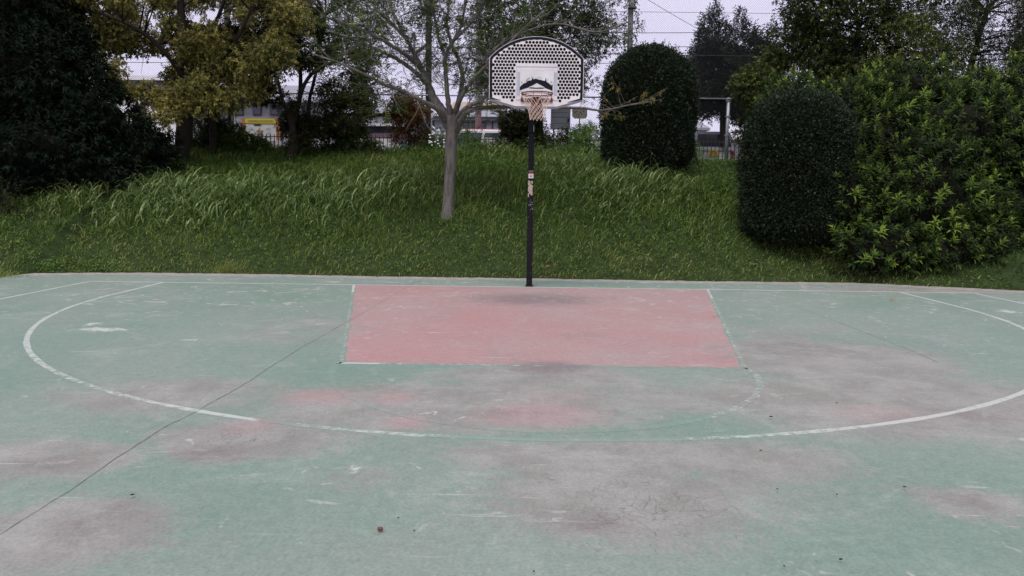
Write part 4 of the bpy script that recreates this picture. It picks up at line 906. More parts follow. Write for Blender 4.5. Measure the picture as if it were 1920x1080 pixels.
# ------------------------------------------------------------------ chain-link fence with ball-stop net
YF = 9.6; kf = ppm(YF)
FB = 2.72; fb = at(900, 280, YF); fb[2] = FB; fence = empty('chain_link_fence', fb, 'tall chain-link ball fence with steel posts running along the top of the bank', 'fence')
def rail_z(X): return at(1000, 180, YF)[2]
zr = float(at(900, 180, YF)[2]); xe = float(at(1500, 180, YF)[0]); xe2 = float(at(1372, 180, YF)[0]); x0f = -17.0
def ribwires(xa, xb, z0, z1, dx, w, yoff=0, stepm=.0707):
    mb = MB(); H = z1-z0; V, F = [], []; k = 0
    for sg in (1, -1):
        n0 = int((xb-xa+H)/stepm)
        for i_ in range(n0):
            s0 = xa-H+i_*stepm if sg > 0 else xa+i_*stepm
            # line: x = s0 + sg*(z-z0)
            za, zb = z0, z1
            if sg > 0: za = max(z0, z0+(xa-s0)); zb = min(z1, z0+(xb-s0))
            else: za = max(z0, z0+(s0-xb)); zb = min(z1, z0+(s0-xa))
            if zb-za < .05: continue
            A = np.array([s0+sg*(za-z0), YF+yoff+.002*sg, za]); B = np.array([s0+sg*(zb-z0), YF+yoff+.002*sg, zb])
            n_ = np.array([-sg*.7071, 0, .7071])*w/2; d_ = np.array([0, w*.6, 0])
            V += [A-n_, A+n_, A+d_, B-n_, B+n_, B+d_]; F += [(k, k+3, k+4, k+1), (k+1, k+4, k+5, k+2), (k+2, k+5, k+3, k)]; k += 6
    return np_mesh('wire_mesh', np.array(V), np.array(F))
link('wire_mesh', ribwires(x0f, xe, FB+.05, zr+2.2, 0, .0036), M['wire'], fence, kind='stuff')
link('wire_mesh', ribwires(x0f, xe, zr+2.2, 9.6, 0, .0036), M['wire'], fence, kind='stuff')
link('wire_mesh', ribwires(xe, 17, FB+.05, 9.6, 0, .0036, 0, .12), M['wire'], fence, kind='stuff')
m_ = MB(); m_.tube([(x0f, YF-.03, zr), (xe2, YF-.03, zr)], .021, 8); m_.build('rail', M['steel'], fence, smooth=True)
for i_, px in enumerate((-322, -134, 53, 240, 428, 616, 803, 991, 1179, 1366, 1562, 1937)):
    X = float(at(px, 180, YF)[0]); tallp = i_ % 2 == 0
    if px in (1562, 1937): tallp = True
    mb = MB()
    if tallp:
        big = .095 if px != 1179 else .085
        mb.tube([(X, YF+.12, FB-.3), (X, YF+.12, 9.9)], [big, big*.85], 14); mb.build('tall_post', M['post_dark'] if px < 900 else M['concrete'], fence, smooth=True)
        mb = MB(); mb.tube([(X+.10, YF-.03, FB-.2), (X+.10, YF-.03, zr)], .024, 8); mb.build('post', M['steel'], fence, smooth=True)
        for zc in (3.3, 4.0, 5.5, 7.0):
            mb = MB(); mb.box((X+.02, YF+.03, zc), (.24, .20, .035)); mb.build('clamp', M['post_dark'], fence)
    else:
        mb.tube([(X, YF-.03, FB-.3), (X, YF-.03, zr+.03)], .03 if px != 1366 else .045, 10); mb.build('post', M['steel'], fence, smooth=True)
        if px == 1366:
            mb = MB(); mb.tube([(X+.07, YF-.03, FB-.2), (X-.02, YF-.03, zr-.3)], .02, 8); mb.build('brace', M['steel'], fence, smooth=True)
            for zc in (3.4, 3.95, 4.4):
                mb = MB(); mb.box((X, YF-.03, zc), (.13, .11, .03)); mb.build('clamp', M['steel'], fence)
for z_ in (5.7, 6.9, 8.1):
    mb = MB(); mb.tube([(x0f, YF-.01, z_), (xe, YF-.01, z_-.02)], .006, 5, cap=False); mb.build('tension_wire', M['wire'], fence)
# ivy on the pole right of the board
xi = float(at(1187, 60, YF)[0]); n = 900; z = rng.uniform(4.4, 7.4, n); r = .11+.16*np.abs(rng.normal(0, .5, n))*np.exp(-((z-6.6)/.5)**2)+.05*rng.random(n); a = rng.uniform(0, 6.28, n)
P = np.stack([xi-.05+r*np.cos(a), YF+.12+r*np.sin(a), z], 1)
o = link('ivy', leaves_mesh('ivy', P, unit(np.stack([np.cos(a), np.sin(a), -.6+0*a], 1)+rng.normal(0, .5, (n, 3))), np.stack([np.cos(a), np.sin(a), .5+0*a], 1)+rng.normal(0, .3, (n, 3)), rng.uniform(.05, .09, n), .045, np.clip(rng.normal(.5, .2, n), 0, 1)), LM['olive'])
tag(o, 'ivy climbing the grey fence pole right of the basketball board', 'ivy')

# ------------------------------------------------------------------ low picket fence
YP = 12.3; pf = empty('picket_fence', (0, YP, ST), 'low black picket fence behind the chain-link fence', 'fence')
mb = MB(); mb.box((0, YP, ST+1.42), (30, .03, .03)); mb.build('rail', M['frame'], pf); mb = MB(); mb.box((0, YP, ST+.12), (30, .03, .03)); mb.build('rail', M['frame'], pf)
me0 = None
for i_ in range(215):
    X = -12+i_*.13
    if me0 is None:
        mb = MB(); mb.box((0, 0, .76), (.022, .022, 1.5)); o = mb.build('picket', M['frame']); me0 = o.data; o.parent = pf; o.location = (X, .02, 0)
    else:
        o = bpy.data.objects.new('picket', me0); COL.objects.link(o); o.parent = pf; o.location = (X, .02, 0)

# ------------------------------------------------------------------ houses and other things beyond the bank
def world_box(name, parent, mat, px0, py0, px1, py1, Y, depth, bevel=0):
    a, b_ = at(px0, py1, Y), at(px1, py0, Y); mb = MB(); mb.box(((a[0]+b_[0])/2, Y+depth/2, (a[2]+b_[2])/2), (abs(b_[0]-a[0]), depth, abs(b_[2]-a[2])))
    return mb.build(name, mat, parent, bevel)
def wall_to_ground(name, parent, mat, px0, px1, py0, Y, depth):
    a, b_ = at(px0, py0, Y), at(px1, py0, Y); mb = MB(); z1 = a[2]; mb.box(((a[0]+b_[0])/2, Y+depth/2, (ST+z1)/2-.02), (abs(b_[0]-a[0]), depth, z1-ST+.04)); return mb.build(name, mat, parent)
def window(parent, px0, py0, px1, py1, Y, mat=None):
    fr = world_box('window', parent, M['frame'], px0, py0, px1, py1, Y-.06, .08); w = (px1-px0)*.1; h = (py1-py0)*.1
    a, b_ = at(px0+w, py1-h, Y-.07), at(px1-w, py0+h, Y-.07); mb = MB(); mb.box(((a[0]+b_[0])/2, Y-.075, (a[2]+b_[2])/2), (abs(b_[0]-a[0]), .02, abs(b_[2]-a[2])))
    o = mb.build('pane', mat or M['glass'], None); wm = fr; o.parent = fr; q = fr; off = Vector((0, 0, 0))
    while q is not None: off += q.location; q = q.parent
    o.location = -off; return fr
def shift(o): return o
def gable_roof(name, parent, mat, px0, px1, py_eave, py_ridge, Y, depth, over=.3, hip=.0):
    a, b_ = at(px0, py_eave, Y), at(px1, py_eave, Y); zr_ = at((px0+px1)/2, py_ridge, Y+depth/2)[2]; z = a[2]; x0, x1 = a[0]-over, b_[0]+over; y0, y1 = Y-over, Y+depth+over; ym = (y0+y1)/2; h = hip
    mb = MB(); V = [(x0, y0, z), (x1, y0, z), (x1, y1, z), (x0, y1, z), (x0+h, ym, zr_), (x1-h, ym, zr_), (x0, y0, z-.12), (x1, y0, z-.12), (x1, y1, z-.12), (x0, y1, z-.12)]
    mb.poly(V, [(0, 1, 5, 4), (2, 3, 4, 5), (1, 2, 5), (3, 0, 4), (0, 6, 7, 1), (1, 7, 8, 2), (2, 8, 9, 3), (3, 9, 6, 0), (6, 9, 8, 7)]); return mb.build(name, mat, parent)
# flat-roofed building at the left
Yh = 24; h1 = empty('flat_roofed_building', (at(300, 200, Yh)[0], Yh, ST), 'grey and white building behind the yellowing tree with a dark flat roof', 'building')
wall_to_ground('wall', h1, M['wall_grey'], 215, 372, 176, Yh, 8)
world_box('roof', h1, M['roof_dark'], 205, 150, 380, 175, Yh-.6, 9.2); world_box('parapet', h1, M['wall_white'], 203, 143, 382, 149, Yh-.7, 9.4)
wall_to_ground('white_wall', h1, M['wall_white'], 205, 333, 186, Yh-.9, .8)
window(h1, 250, 196, 272, 226, Yh-.9); window(h1, 345, 205, 364, 228, Yh)
world_box('sill_band', h1, M['wall_mid'], 335, 236, 371, 242, Yh-.05, .1)
h6 = empty('pitched_house', (at(520, 240, 22)[0], 22, ST), 'grey house with pitched roof behind the yellow-headed sign', 'house')
wall_to_ground('wall', h6, M['wall_grey'], 425, 592, 188, 22, 6); gable_roof('roof', h6, M['roof'], 425, 592, 187, 160, 22, 6, .4, .8)
for a_, c_ in ((440, 456), (474, 490), (506, 522), (566, 582)): window(h6, a_, 198, c_, 216, 22)
world_box('corner_post', h6, M['frame'], 524, 190, 528, 262, 21.9, .1)
# white house, centre left
Yh = 21; h2 = empty('white_house', (at(690, 240, Yh)[0], Yh, ST), 'white house with grey roof and pinkish band seen left of the rust tree', 'house')
wall_to_ground('wall', h2, M['wall_white'], 626, 768, 214, Yh, 7)
gable_roof('roof', h2, M['roof'], 626, 768, 213, 188, Yh, 7, .35, .9); world_box('eave', h2, M['roof_dark'], 622, 213, 772, 217, Yh-.35, .35)
world_box('window_band', h2, M['frame'], 632, 237, 762, 249, Yh-.12, .12)
for a_, c_ in ((636, 658), (690, 716), (726, 744)): window(h2, a_, 238, c_, 248, Yh-.12)
world_box('band', h2, M['pink_band'], 628, 250, 766, 257, Yh-.16, .16)
world_box('lean_to_roof', h2, M['wall_mid'], 630, 232, 764, 235, Yh-.5, .5)
# grey house right of the trunk
Yh = 23; h3 = empty('grey_house', (at(880, 240, Yh)[0], Yh, ST), 'grey house with tiled roof between the grey trunk and the basketball pole', 'house')
wall_to_ground('wall', h3, M['wall_mid'], 815, 932, 222, Yh, 7); gable_roof('roof', h3, M['roof'], 815, 936, 221, 199, Yh, 7, .4, 1.2)
world_box('eave', h3, M['frame'], 812, 219, 940, 222, Yh-.43, .4)
world_box('corner_post', h3, M['frame'], 922, 222, 925, 262, Yh-.08, .1)
for a_, c_ in ((868, 880), (884, 894), (900, 911)): window(h3, a_, 229, c_, 246, Yh)
h4 = empty('tan_roofed_house', (at(890, 200, 32)[0], 32, ST), 'tan-roofed house standing behind the grey tiled house', 'house')
wall_to_ground('wall', h4, M['wall_mid'], 850, 925, 203, 32, 8); gable_roof('roof', h4, M['roof_tan'], 850, 928, 203, 191, 32, 8)
window(h4, 862, 206, 872, 214, 32)
h5 = empty('pale_house', (at(1320, 240, 26)[0], 26, ST), 'pale house with grey roof glimpsed above the parked van', 'house')
wall_to_ground('wall', h5, M['wall_white'], 1380, 1500, 250, 26, 6); gable_roof('roof', h5, M['roof'], 1276, 1318, 240, 228, 26, 4)
wall_to_ground('side_wall', h5, M['wall_mid'], 1278, 1316, 240, 26, 4); window(h5, 1400, 256, 1430, 274, 26)
# low white walls along the road
w1 = wall_to_ground('low_wall', None, M['wall_white'], 560, 738, 258, 13.4, .18); tag(w1, 'low white wall left of the rust tree beyond the picket fence', 'wall')
w2 = wall_to_ground('low_wall', None, M['wall_white'], 905, 1128, 258, 13.4, .18); tag(w2, 'low white wall behind the basketball pole', 'wall')
w3 = wall_to_ground('low_wall', None, M['wall_white'], 1376, 1500, 262, 13.4, .18); tag(w3, 'low white wall right of the parked van', 'wall')
w4 = wall_to_ground('block_wall', None, M['wall_grey'], 330, 455, 236, 14.5, .2); tag(w4, 'grey block wall in the shade left of the yellow sign', 'wall')
bt_ = world_box('tarp', None, M['blue'], 748, 266, 762, 276, 12.9, .3, .03); tag(bt_, 'small blue tarp bundle below the rust tree', 'tarp')

# advertising board
YS = 12.8; c = at(488, 245, YS); sg = empty('sign_board', (c[0], YS, ST), 'white sign board with yellow header and orange side posts', 'sign')
world_box('board', sg, M['white'], 460, 224, 517, 263, YS, .05); world_box('header', sg, M['yellow'], 459, 223, 518, 231, YS-.02, .018)
world_box('side_panel', sg, M['orange'], 453, 222, 459, 262, YS-.03, .08); world_box('side_panel', sg, M['orange'], 518, 222, 524, 262, YS-.03, .08)
for x in (463, 514): wall_to_ground('post', sg, M['frame'], x-1, x+1, 262, YS+.01, .05)
mb = MB()
for x in np.arange(464, 513, 3.1):
    a_, b_ = at(x, 229, YS-.03), at(x+random.uniform(1.6, 2.6), 225, YS-.03); s1 = (b_[0]-a_[0]); mb.box(((a_[0]+b_[0])/2, YS-.024, a_[2]+.01), (s1, .004, .012)); mb.box(((a_[0]+b_[0])/2, YS-.024, (a_[2]+b_[2])/2), (.012, .004, b_[2]-a_[2]-.02))
    if random.random() < .6: mb.box(((a_[0]+b_[0])/2, YS-.0245, b_[2]-.015), (s1, .003, .01))
mb.build('lettering', M['ink'], sg, kind='stuff')
world_box('caption_bar', sg, M['ink'], 476, 233, 489, 235.5, YS-.012, .01)
cs = at(487, 247, YS); V = [(cs[0]+(.14 if i_ % 2 == 0 else .062)*math.sin(i_*math.pi/5)*1.1, YS-.014, cs[2]+(.14 if i_ % 2 == 0 else .062)*math.cos(i_*math.pi/5)) for i_ in range(10)]
mb = MB(); mb.prism(V, [(v[0], YS-.001, v[2]) for v in V]); mb.build('star_print', M['tan'], sg)
for i_, (x, y) in enumerate(((470, 240), (503, 241), (504, 249), (468, 252))): world_box('picture_print', sg, M['wall_mid'], x-4, y-2, x+4, y+2, YS-.01, .008)

# equipment cabinet and beige board near the pole
YC = 9.95; c = at(1051, 240, YC); cb = empty('equipment_cabinet', (c[0], YC, ST), 'grey ribbed metal cabinet below the right half of the backboard', 'cabinet')
world_box('body', cb, M['grey_panel'], 1033, 202, 1070, 241, YC, .3, .008)
for y in (210.5, 219, 231): world_box('rib', cb, M['steel'], 1035, y, 1068.5, y+.9, YC-.012, .02)
world_box('door', cb, M['grey_panel'], 1035, 212.3, 1068.5, 218.5, YC-.02, .03); world_box('latch', cb, M['frame'], 1064, 222, 1067, 229, YC-.05, .05)
wall_to_ground('leg', cb, M['post_dark'], 1037, 1039, 241, YC+.1, .06); wall_to_ground('leg', cb, M['post_dark'], 1064, 1066, 241, YC+.1, .06)
YB = 11.2; c = at(1086, 212, YB); bb = empty('beige_board', (c[0], YB, ST), 'beige chamfered notice board right of the grey cabinet', 'sign')
pp = [(1073, 204), (1076, 201), (1097, 201), (1101, 205), (1101, 218), (1098, 222), (1077, 222), (1073, 218)]; V = [tuple(at(x, y, YB)) for x, y in pp]; mb = MB(); mb.prism(V, [(v[0], YB+.05, v[2]) for v in V]); mb.build('board', M['beige'], bb)
wall_to_ground('post', bb, M['steel'], 1086, 1088, 222, YB+.06, .05)
mb = MB()
for x, y, w_ in ((1081, 208, 2), (1087, 209.5, 3), (1093, 208, 2), (1084, 213, 2), (1090, 213.5, 2)):
    a_, b_ = at(x, y+1.6, YB-.004), at(x+w_, y, YB-.004); mb.box(((a_[0]+b_[0])/2, YB-.003, (a_[2]+b_[2])/2), (b_[0]-a_[0], .004, b_[2]-a_[2]))
mb.build('lettering', M['ink'], bb, kind='stuff')

# vehicles
def car(name, label, cat, X, Y, heading, L, W, H, body_mat, roof_mat=None, cab=(.08, .78), rear_plate=None, hood=.62):
    """profile-extruded body with tumblehome, glass, wheels; heading 0 = facing +Y (rear towards the court)"""
    root = empty(name, (X, Y, ST+.02), label, cat); root.rotation_euler.z = heading
    def part(mb, n, m_, bevel=0, par=None):
        me = bpy.data.meshes.new(n); me.from_pydata(mb.v, [], mb.f); bm = bmesh.new(); bm.from_mesh(me); bmesh.ops.recalc_face_normals(bm, faces=bm.faces); bm.to_mesh(me); bm.free(); me.materials.append(m_)
        o = bpy.data.objects.new(n, me); COL.objects.link(o); o.parent = par or root
        if bevel: q = o.modifiers.new('bevel', 'BEVEL'); q.width = bevel; q.segments = 3
        return o
    hb = H*(.53 if H < 1.7 else .66); y0, y1 = -L/2, L/2
    prof = [(y0, .28), (y0-.02, hb*.75), (y0+.03, hb), (y1-.12, hb*.93), (y1, hb*.72), (y1, .28)]
    mb = MB(); mb.prism([(-W/2, y, z) for y, z in prof], [(W/2, y, z) for y, z in prof]); part(mb, 'body', body_mat, .06)
    c0, c1 = y0+L*cab[0], y0+L*cab[1]; t = W/2-.14
    V = [(-W/2+.03, c0-.05, hb-.03), (W/2-.03, c0-.05, hb-.03), (W/2-.03, c1+.35, hb-.06), (-W/2+.03, c1+.35, hb-.06), (-t, c0+.10, H), (t, c0+.10, H), (t, c1-.25, H), (-t, c1-.25, H)]
    mb = MB(); mb.poly(V, [(0, 3, 2, 1), (4, 5, 6, 7), (0, 1, 5, 4), (1, 2, 6, 5), (2, 3, 7, 6), (3, 0, 4, 7)]); part(mb, 'cabin', body_mat, .05)
    def quad(f, n, m_, off, u0=.07, u1=.93, v0=.12, v1=.82, par=None):
        P = [np.array(V[i_]) for i_ in f]; lerp = lambda u, v: (P[0]*(1-u)+P[1]*u)*(1-v)+(P[3]*(1-u)+P[2]*u)*v
        Q = [lerp(u0, v0), lerp(u1, v0), lerp(u1, v1), lerp(u0, v1)]; nn = unit(np.cross(Q[1]-Q[0], Q[3]-Q[0])); cc = sum(P)/4
        if np.dot(nn, cc-np.array([0, (c0+c1)/2, (hb+H)/2])) < 0: nn = -nn
        mb = MB(); mb.prism([tuple(q+nn*off) for q in Q], [tuple(q-nn*.02) for q in Q]); part(mb, n, m_)
    quad((0, 1, 5, 4), 'rear_window', M['glass'], .012, .07, .93, .22, .88); quad((3, 2, 6, 7), 'windscreen', M['glass'], .012)
    for f in ((1, 2, 6, 5), (0, 3, 7, 4)): quad(f, 'side_window', M['glass'], .012, .08, .46); quad(f, 'side_window', M['glass'], .012, .50, .86)
    mb = MB(); mb.box((0, (c0+c1)/2-.07, H+.012), (2*t-.1, c1-c0-.5, .03)); part(mb, 'roof', roof_mat or body_mat, .01)
    for sx in (-1, 1):
        for yy in (y0+L*.17, y1-L*.17):
            mb = MB(); mb.tube([(sx*(W/2-.16), yy, .29), (sx*(W/2+.01), yy, .29)], [.29, .29], 20); w_ = part(mb, 'wheel', M['rubber'], .02)
            mb = MB(); mb.tube([(sx*(W/2+.0), yy, .29), (sx*(W/2+.02), yy, .29)], [.18, .17], 16); part(mb, 'rim', M['steel'], 0, w_)
        mb = MB(); mb.box((sx*(W/2-.09), y0-.02, hb*.86), (.11, .05, .26)); part(mb, 'tail_light', M['lamp_red'], .01)
        mb = MB(); mb.box((sx*(W/2-.16), y1-.01, hb*.7), (.2, .06, .12)); part(mb, 'headlight', M['white'], .01)
        mb = MB(); mb.box((sx*(W/2+.08), c1+.05, hb+.1), (.14, .08, .12)); part(mb, 'mirror', body_mat, .02)
    mb = MB(); mb.box((0, y0-.04, .42), (W-.06, .12, .18)); part(mb, 'bumper', body_mat, .03)
    if rear_plate:
        mb = MB(); mb.box((.0, y0-.055, 1.08), (.34, .02, .175)); pl = part(mb, 'number_plate', rear_plate, 0)
        mb = MB()
        for j_, dx in enumerate((-.105, -.05, .03, .085)):
            mb.box((dx, y0-.067, 1.065), (.012, .003, .085)); mb.box((dx+.014, y0-.067, 1.065+(.03 if j_ % 2 else -.03)), (.03, .003, .012))
        mb.box((0, y0-.067, 1.135), (.12, .003, .016)); part(mb, 'plate_number', M['ink'], 0, pl)
    return root
p = at(1345, 282, 12.9); car('parked_van', 'white boxy van with yellow plate parked behind the fence right of the dome-topped shrub', 'van', float(p[0])-.10, 14.75, 0, 3.4, 1.48, 1.80, M['car_white'], M['car_white'], (.0, .80), M['plate'])
p = at(893, 255, 15); car('parked_car', 'pale car with red roof parked between the grey trunk and the pole', 'car', float(p[0])-.15, 15.4, math.radians(90), 3.4, 1.48, 1.95, M['car_white'], M['car_red'], (.04, .75))
p = at(668, 255, 15); car('parked_car', 'silver car parked in front of the white house right of the brownish tree', 'car', float(p[0])-.9, 15.6, math.radians(90), 3.9, 1.6, 1.55, M['car_white'], None, (.1, .72))

# utility poles and cables
def pole(label, px, Y, w, top_py, mat, arms=()):
    X = float(at(px, 200, Y)[0]); z1 = 11.0 if top_py < 0 else float(at(px, top_py, Y)[2]); root = empty('utility_pole', (X, Y, ST), label, 'pole', 'utility poles')
    r = w/2/ppm(Y); mb = MB(); mb.tube([(X, Y, ST-.1), (X, Y, z1)], [r*1.1, r*.9], 16); mb.build('shaft', mat, root, smooth=True)
    for (z, wd) in arms:
        mb = MB(); mb.box((X, Y-.12, z), (wd, .08, .09)); ca = mb.build('crossarm', M['steel'], root)
        for s_ in (-.42, 0, .42):
            mb = MB(); mb.tube([(X+s_*wd, Y-.12, z+.04), (X+s_*wd, Y-.12, z+.16)], [.03, .045], 8); mb.build('insulator', M['white'], root)
    return X, Y
pole('pale concrete utility pole behind the grey house roof', 897, 15.5, 11, -1, M['concrete'], ((9.8, 1.6), (9.0, 1.2)))
pole('thick concrete utility pole behind the wispy tree at upper right', 1903, 14.5, 24, -1, M['concrete'], ((10.2, 1.8),))
def cable(label, P0, P1, sag, r=.009):
    P0, P1 = np.array(P0), np.array(P1); mb = MB(); mb.tube([P0*(1-s)+P1*s-np.array([0, 0, sag*4*s*(1-s)]) for s in np.linspace(0, 1, 24)], r, 5); tag(mb.build('overhead_cable', M['ink']), label, 'cable', 'overhead cables')
for i_, (y, sag, lab) in enumerate(((54, .1, 'topmost level cable crossing the sky right of the board'), (73, .25, 'second cable below the topmost across the open sky'), (106, .2, 'lower cable passing behind the dome-topped shrub top'), (90, .15, 'third cable from the top across the open sky'))):
    YY = 15+i_*.5; cable(lab, (-25, YY, at(-700, y, YY)[2]), (25, YY, at(1700, y-6, YY)[2]), sag, .011)
cable('slanting thin cable descending towards the dark spiky tree', at(1180, -22, 13), at(1420, 112, 17), .08, .008)
cable('steep cable rising to the upper right pole', at(1400, 75, 18), at(1520, 10, 15), .08, .008)
cable('cable sloping up behind the feathery tree crown', at(560, 40, 15), at(900, -40, 15), .3, .011)
# distant tree line so the street does not end in the sky
for i_, (x0_, x1_, yt_, lab) in enumerate(((-500, -20, 150, 'distant dark trees far beyond the left edge'), (1480, 2300, 170, 'distant dark trees far beyond the bright leafy bush'))):
    E = clumps([(x0_, yt_), (x0_, 280), (x1_, 280), (x1_, yt_)], 40, 30, 34, 40, 70); root = empty('distant_trees', at((x0_+x1_)/2, 285, 32), lab, 'trees'); root['kind'] = 'stuff'
    crown_leaves(E, 9000, .8, .22, .6, LM['brown'], root, ts=.25, per=4, stem=.3); core(E, .85, root, 2)

# ------------------------------------------------------------------ basketball hoop
YBd = -.62; bc = at(1006, 200, YBd); BX = float(bc[0]); BZ = float(at(1006, 199.5, YBd)[2]); S1 = 1.0
pb = gp(992, 535.5); PX, PY = float(pb[0]), .12
hp = empty('basketball_hoop', (PX, PY, 0), 'basketball hoop on a black pole with perforated white fan-shaped backboard', 'basketball hoop')
def bpt(u, v, y=0.0): return (BX+u*.98-.01, YBd+y, BZ+v)
def arcpts(inset=0.0, n=40):
    R = 1.023-inset; cz = 1.057-1.023; w = .75-inset; a = math.asin(min(.999, w/R)); return [(R*math.sin(t), cz+R*math.cos(t)) for t in np.linspace(-a, a, n)]
def outline(inset=0.0, n=40):
    A = arcpts(inset, n); w = .75-inset; zb = inset; lc = .118+inset*.9; fb_ = .33-inset*.1
    return A+[(w, lc), (fb_, zb), (-fb_, zb), (-w, lc)]
def inside(u, v, ins):
    P = outline(ins, 24); c = False; j = len(P)-1
    for i_ in range(len(P)):
        if (P[i_][1] > v) != (P[j][1] > v) and u < (P[j][0]-P[i_][0])*(v-P[i_][1])/(P[j][1]-P[i_][1])+P[i_][0]: c = not c
        j = i_
    return c
holes = []
dv = .0489; du = .0545
for r_ in range(20):
    v = .967-r_*dv
    for c_ in range(-15, 16):
        u = (c_+(.5 if r_ % 2 else 0))*du
        if not inside(u, v, .066): continue
        if v < .655 and abs(u) < .352: continue
        holes.append((u, v))
def curve_plate(name, loops, th, y, mat, parent, res=1):
    cu = bpy.data.curves.new(name, 'CURVE'); cu.dimensions = '2D'; cu.fill_mode = 'BOTH'; cu.extrude = th/2
    for L in loops:
        sp = cu.splines.new('POLY'); sp.points.add(len(L)-1); sp.use_cyclic_u = True
        for p_, q in zip(sp.points, L): p_.co = (q[0], q[1], 0, 1)
    to = bpy.data.objects.new('tmp', cu); COL.objects.link(to); dg = bpy.context.evaluated_depsgraph_get(); me = bpy.data.meshes.new_from_object(to.evaluated_get(dg)); bpy.data.objects.remove(to)
    # (u, v, w) -> world
    n = len(me.vertices); co = np.empty(n*3, np.float32); me.vertices.foreach_get('co', co); co = co.reshape(-1, 3); W = np.stack([BX+co[:, 0]*.98-.01, YBd+y-co[:, 2], BZ+co[:, 1]], 1); me.vertices.foreach_set('co', W.astype(np.float32).ravel()); me.update(); me.materials.clear()
    for p_ in me.polygons: p_.material_index = 0
    return link(name, me, mat, parent)
circ = lambda u, v, r, n=12: [(u+r*math.cos(2*math.pi*k/n+.26), v+r*math.sin(2*math.pi*k/n+.26)) for k in range(n)]
bdp = curve_plate('backboard', [outline(0)]+[circ(u, v, .0236) for u, v in holes], .014, 0, M['board'], hp)
# hollow moulded rim behind the face and dark backing shell
mb = MB(); A = outline(0); B = outline(.02); n = len(A)
V = [bpt(u, v, .008) for u, v in A]+[bpt(u*.985, v*.985+.01, .07) for u, v in A]+[bpt(u, v, .008) for u, v in B]+[bpt(u*.985, v*.985+.01, .07) for u, v in B]
mb.poly(V, [f for i_ in range(n) for j in [(i_+1) % n] for f in ((i_, j, n+j, n+i_), (2*n+i_, 3*n+i_, 3*n+j, 2*n+j), (n+i_, n+j, 3*n+j, 3*n+i_))]); mb.build('board_rim', M['board'], hp)
curve_plate('backing_panel', [outline(.022)], .006, .055, M['black_steel'], hp)
# moulded lower lip of the board
mb = MB()
for s_ in (-1, 1):
    V = [bpt(s_*.75, .118, -.009), bpt(s_*.33, .0, -.009), bpt(s_*.33, -.03, .05), bpt(s_*.74, .085, .05)]; V2 = [bpt(s_*.75, .118, .0), bpt(s_*.33, .0, .0), bpt(s_*.33, -.03, .06), bpt(s_*.74, .085, .06)]
    mb.prism(V, V2)
V = [bpt(-.33, .0, -.009), bpt(.33, .0, -.009), bpt(.33, -.03, .05), bpt(-.33, -.03, .05)]; mb.prism(V, [bpt(-.33, .0, .0), bpt(.33, .0, .0), bpt(.33, -.03, .06), bpt(-.33, -.03, .06)])
mb.build('lower_lip', M['board_blue'], hp)
# dark painted border stripe
def stripe(pts, w, name, mat, y=-.0095, side=1):
    P = np.array(pts); t = np.gradient(P, axis=0); t /= np.linalg.norm(t, axis=1)[:, None]; nn = np.stack([t[:, 1], -t[:, 0]], 1)*side; Q = P+nn*w[:, None]
    mb = MB(); k = len(P); V = [bpt(*p_, y) for p_ in P]+[bpt(*q, y) for q in Q]+[bpt(*p_, -.006) for p_ in P]+[bpt(*q, -.006) for q in Q]
    mb.poly(V, [f for i_ in range(k-1) for f in ((i_, i_+1, k+i_+1, k+i_), (i_, 2*k+i_, 2*k+i_+1, i_+1), (k+i_, k+i_+1, 3*k+i_+1, 3*k+i_))]); return mb.build(name, mat, hp)
pp = [(-.742, y) for y in np.linspace(.128, .722, 20)]+arcpts(.006, 60)[1:-1]+[(.742, y) for y in np.linspace(.722, .128, 20)]
stripe(pp, np.array([.043+.004*math.sin(i_*1.7)+random.gauss(0, .0012) for i_ in range(len(pp))]), 'border_stripe', M['navy'])
for s_ in (-1, 1):
    L = [(s_*(.735-.235*t_), .137-.068*t_) for t_ in np.linspace(0, 1 if s_ > 0 else .72, 14)]; stripe(L, np.array([.030*(1-.75*i_/13)+random.gauss(0, .001) for i_ in range(14)]), 'border_stripe', M['navy'], -.0098, -s_)
# inner target panel: raised frame, two side channels, worn sticker
def frame_rect(u0, v0, u1, v1, t, name, mat, y0, y1):
    for (a_, b_, c_, d_) in ((u0, v1-t, u1, v1), (u0, v0, u1, v0+t), (u0, v0+t, u0+t, v1-t), (u1-t, v0+t, u1, v1-t)):
        mb = MB(); mb.box((BX+(a_+c_)/2, YBd+(y0+y1)/2, BZ+(b_+d_)/2), (c_-a_, abs(y1-y0), d_-b_)); mb.build(name, mat, hp)
frame_rect(-.322, .095, .322, .605, .0045, 'panel_frame', M['board_blue'], -.013, -.006)
for s_ in (-1, 1):
    mb = MB(); mb.box((BX+s_*.288, YBd-.0095, BZ+.345), (.038, .006, .35)); mb.build('side_channel', M['board_blue'], hp, .002)
z6 = lambda x, y: ((x-652)/9.82/117, (1.0-((y/9.82+130)-76)/117)*1.0+.05-.0)
vz = lambda y: BZ*0+(199.5-(y/9.82+130))/117
mb = MB(); mb.box((BX, YBd-.0092, BZ+(vz(55)+vz(425))/2), (.524, .0045, vz(55)-vz(425))); mb.build('sticker_panel', M['white'], hp)
frame_rect(-.266, vz(560), .266, vz(50), .003, 'sticker_edge', M['board_blue'], -.0125, -.0115)
up = [(345, 350), (372, 322), (398, 300), (405, 285), (412, 292), (440, 272), (448, 280), (470, 262), (474, 180), (480, 255), (500, 240), (515, 232), (540, 236), (562, 220), (583, 176), (590, 215), (620, 206), (655, 205), (690, 214), (712, 222), (730, 214), (745, 228), (770, 232), (800, 240), (826, 182), (824, 250), (852, 262), (868, 272), (890, 292), (905, 298), (915, 320), (925, 300), (945, 328)]
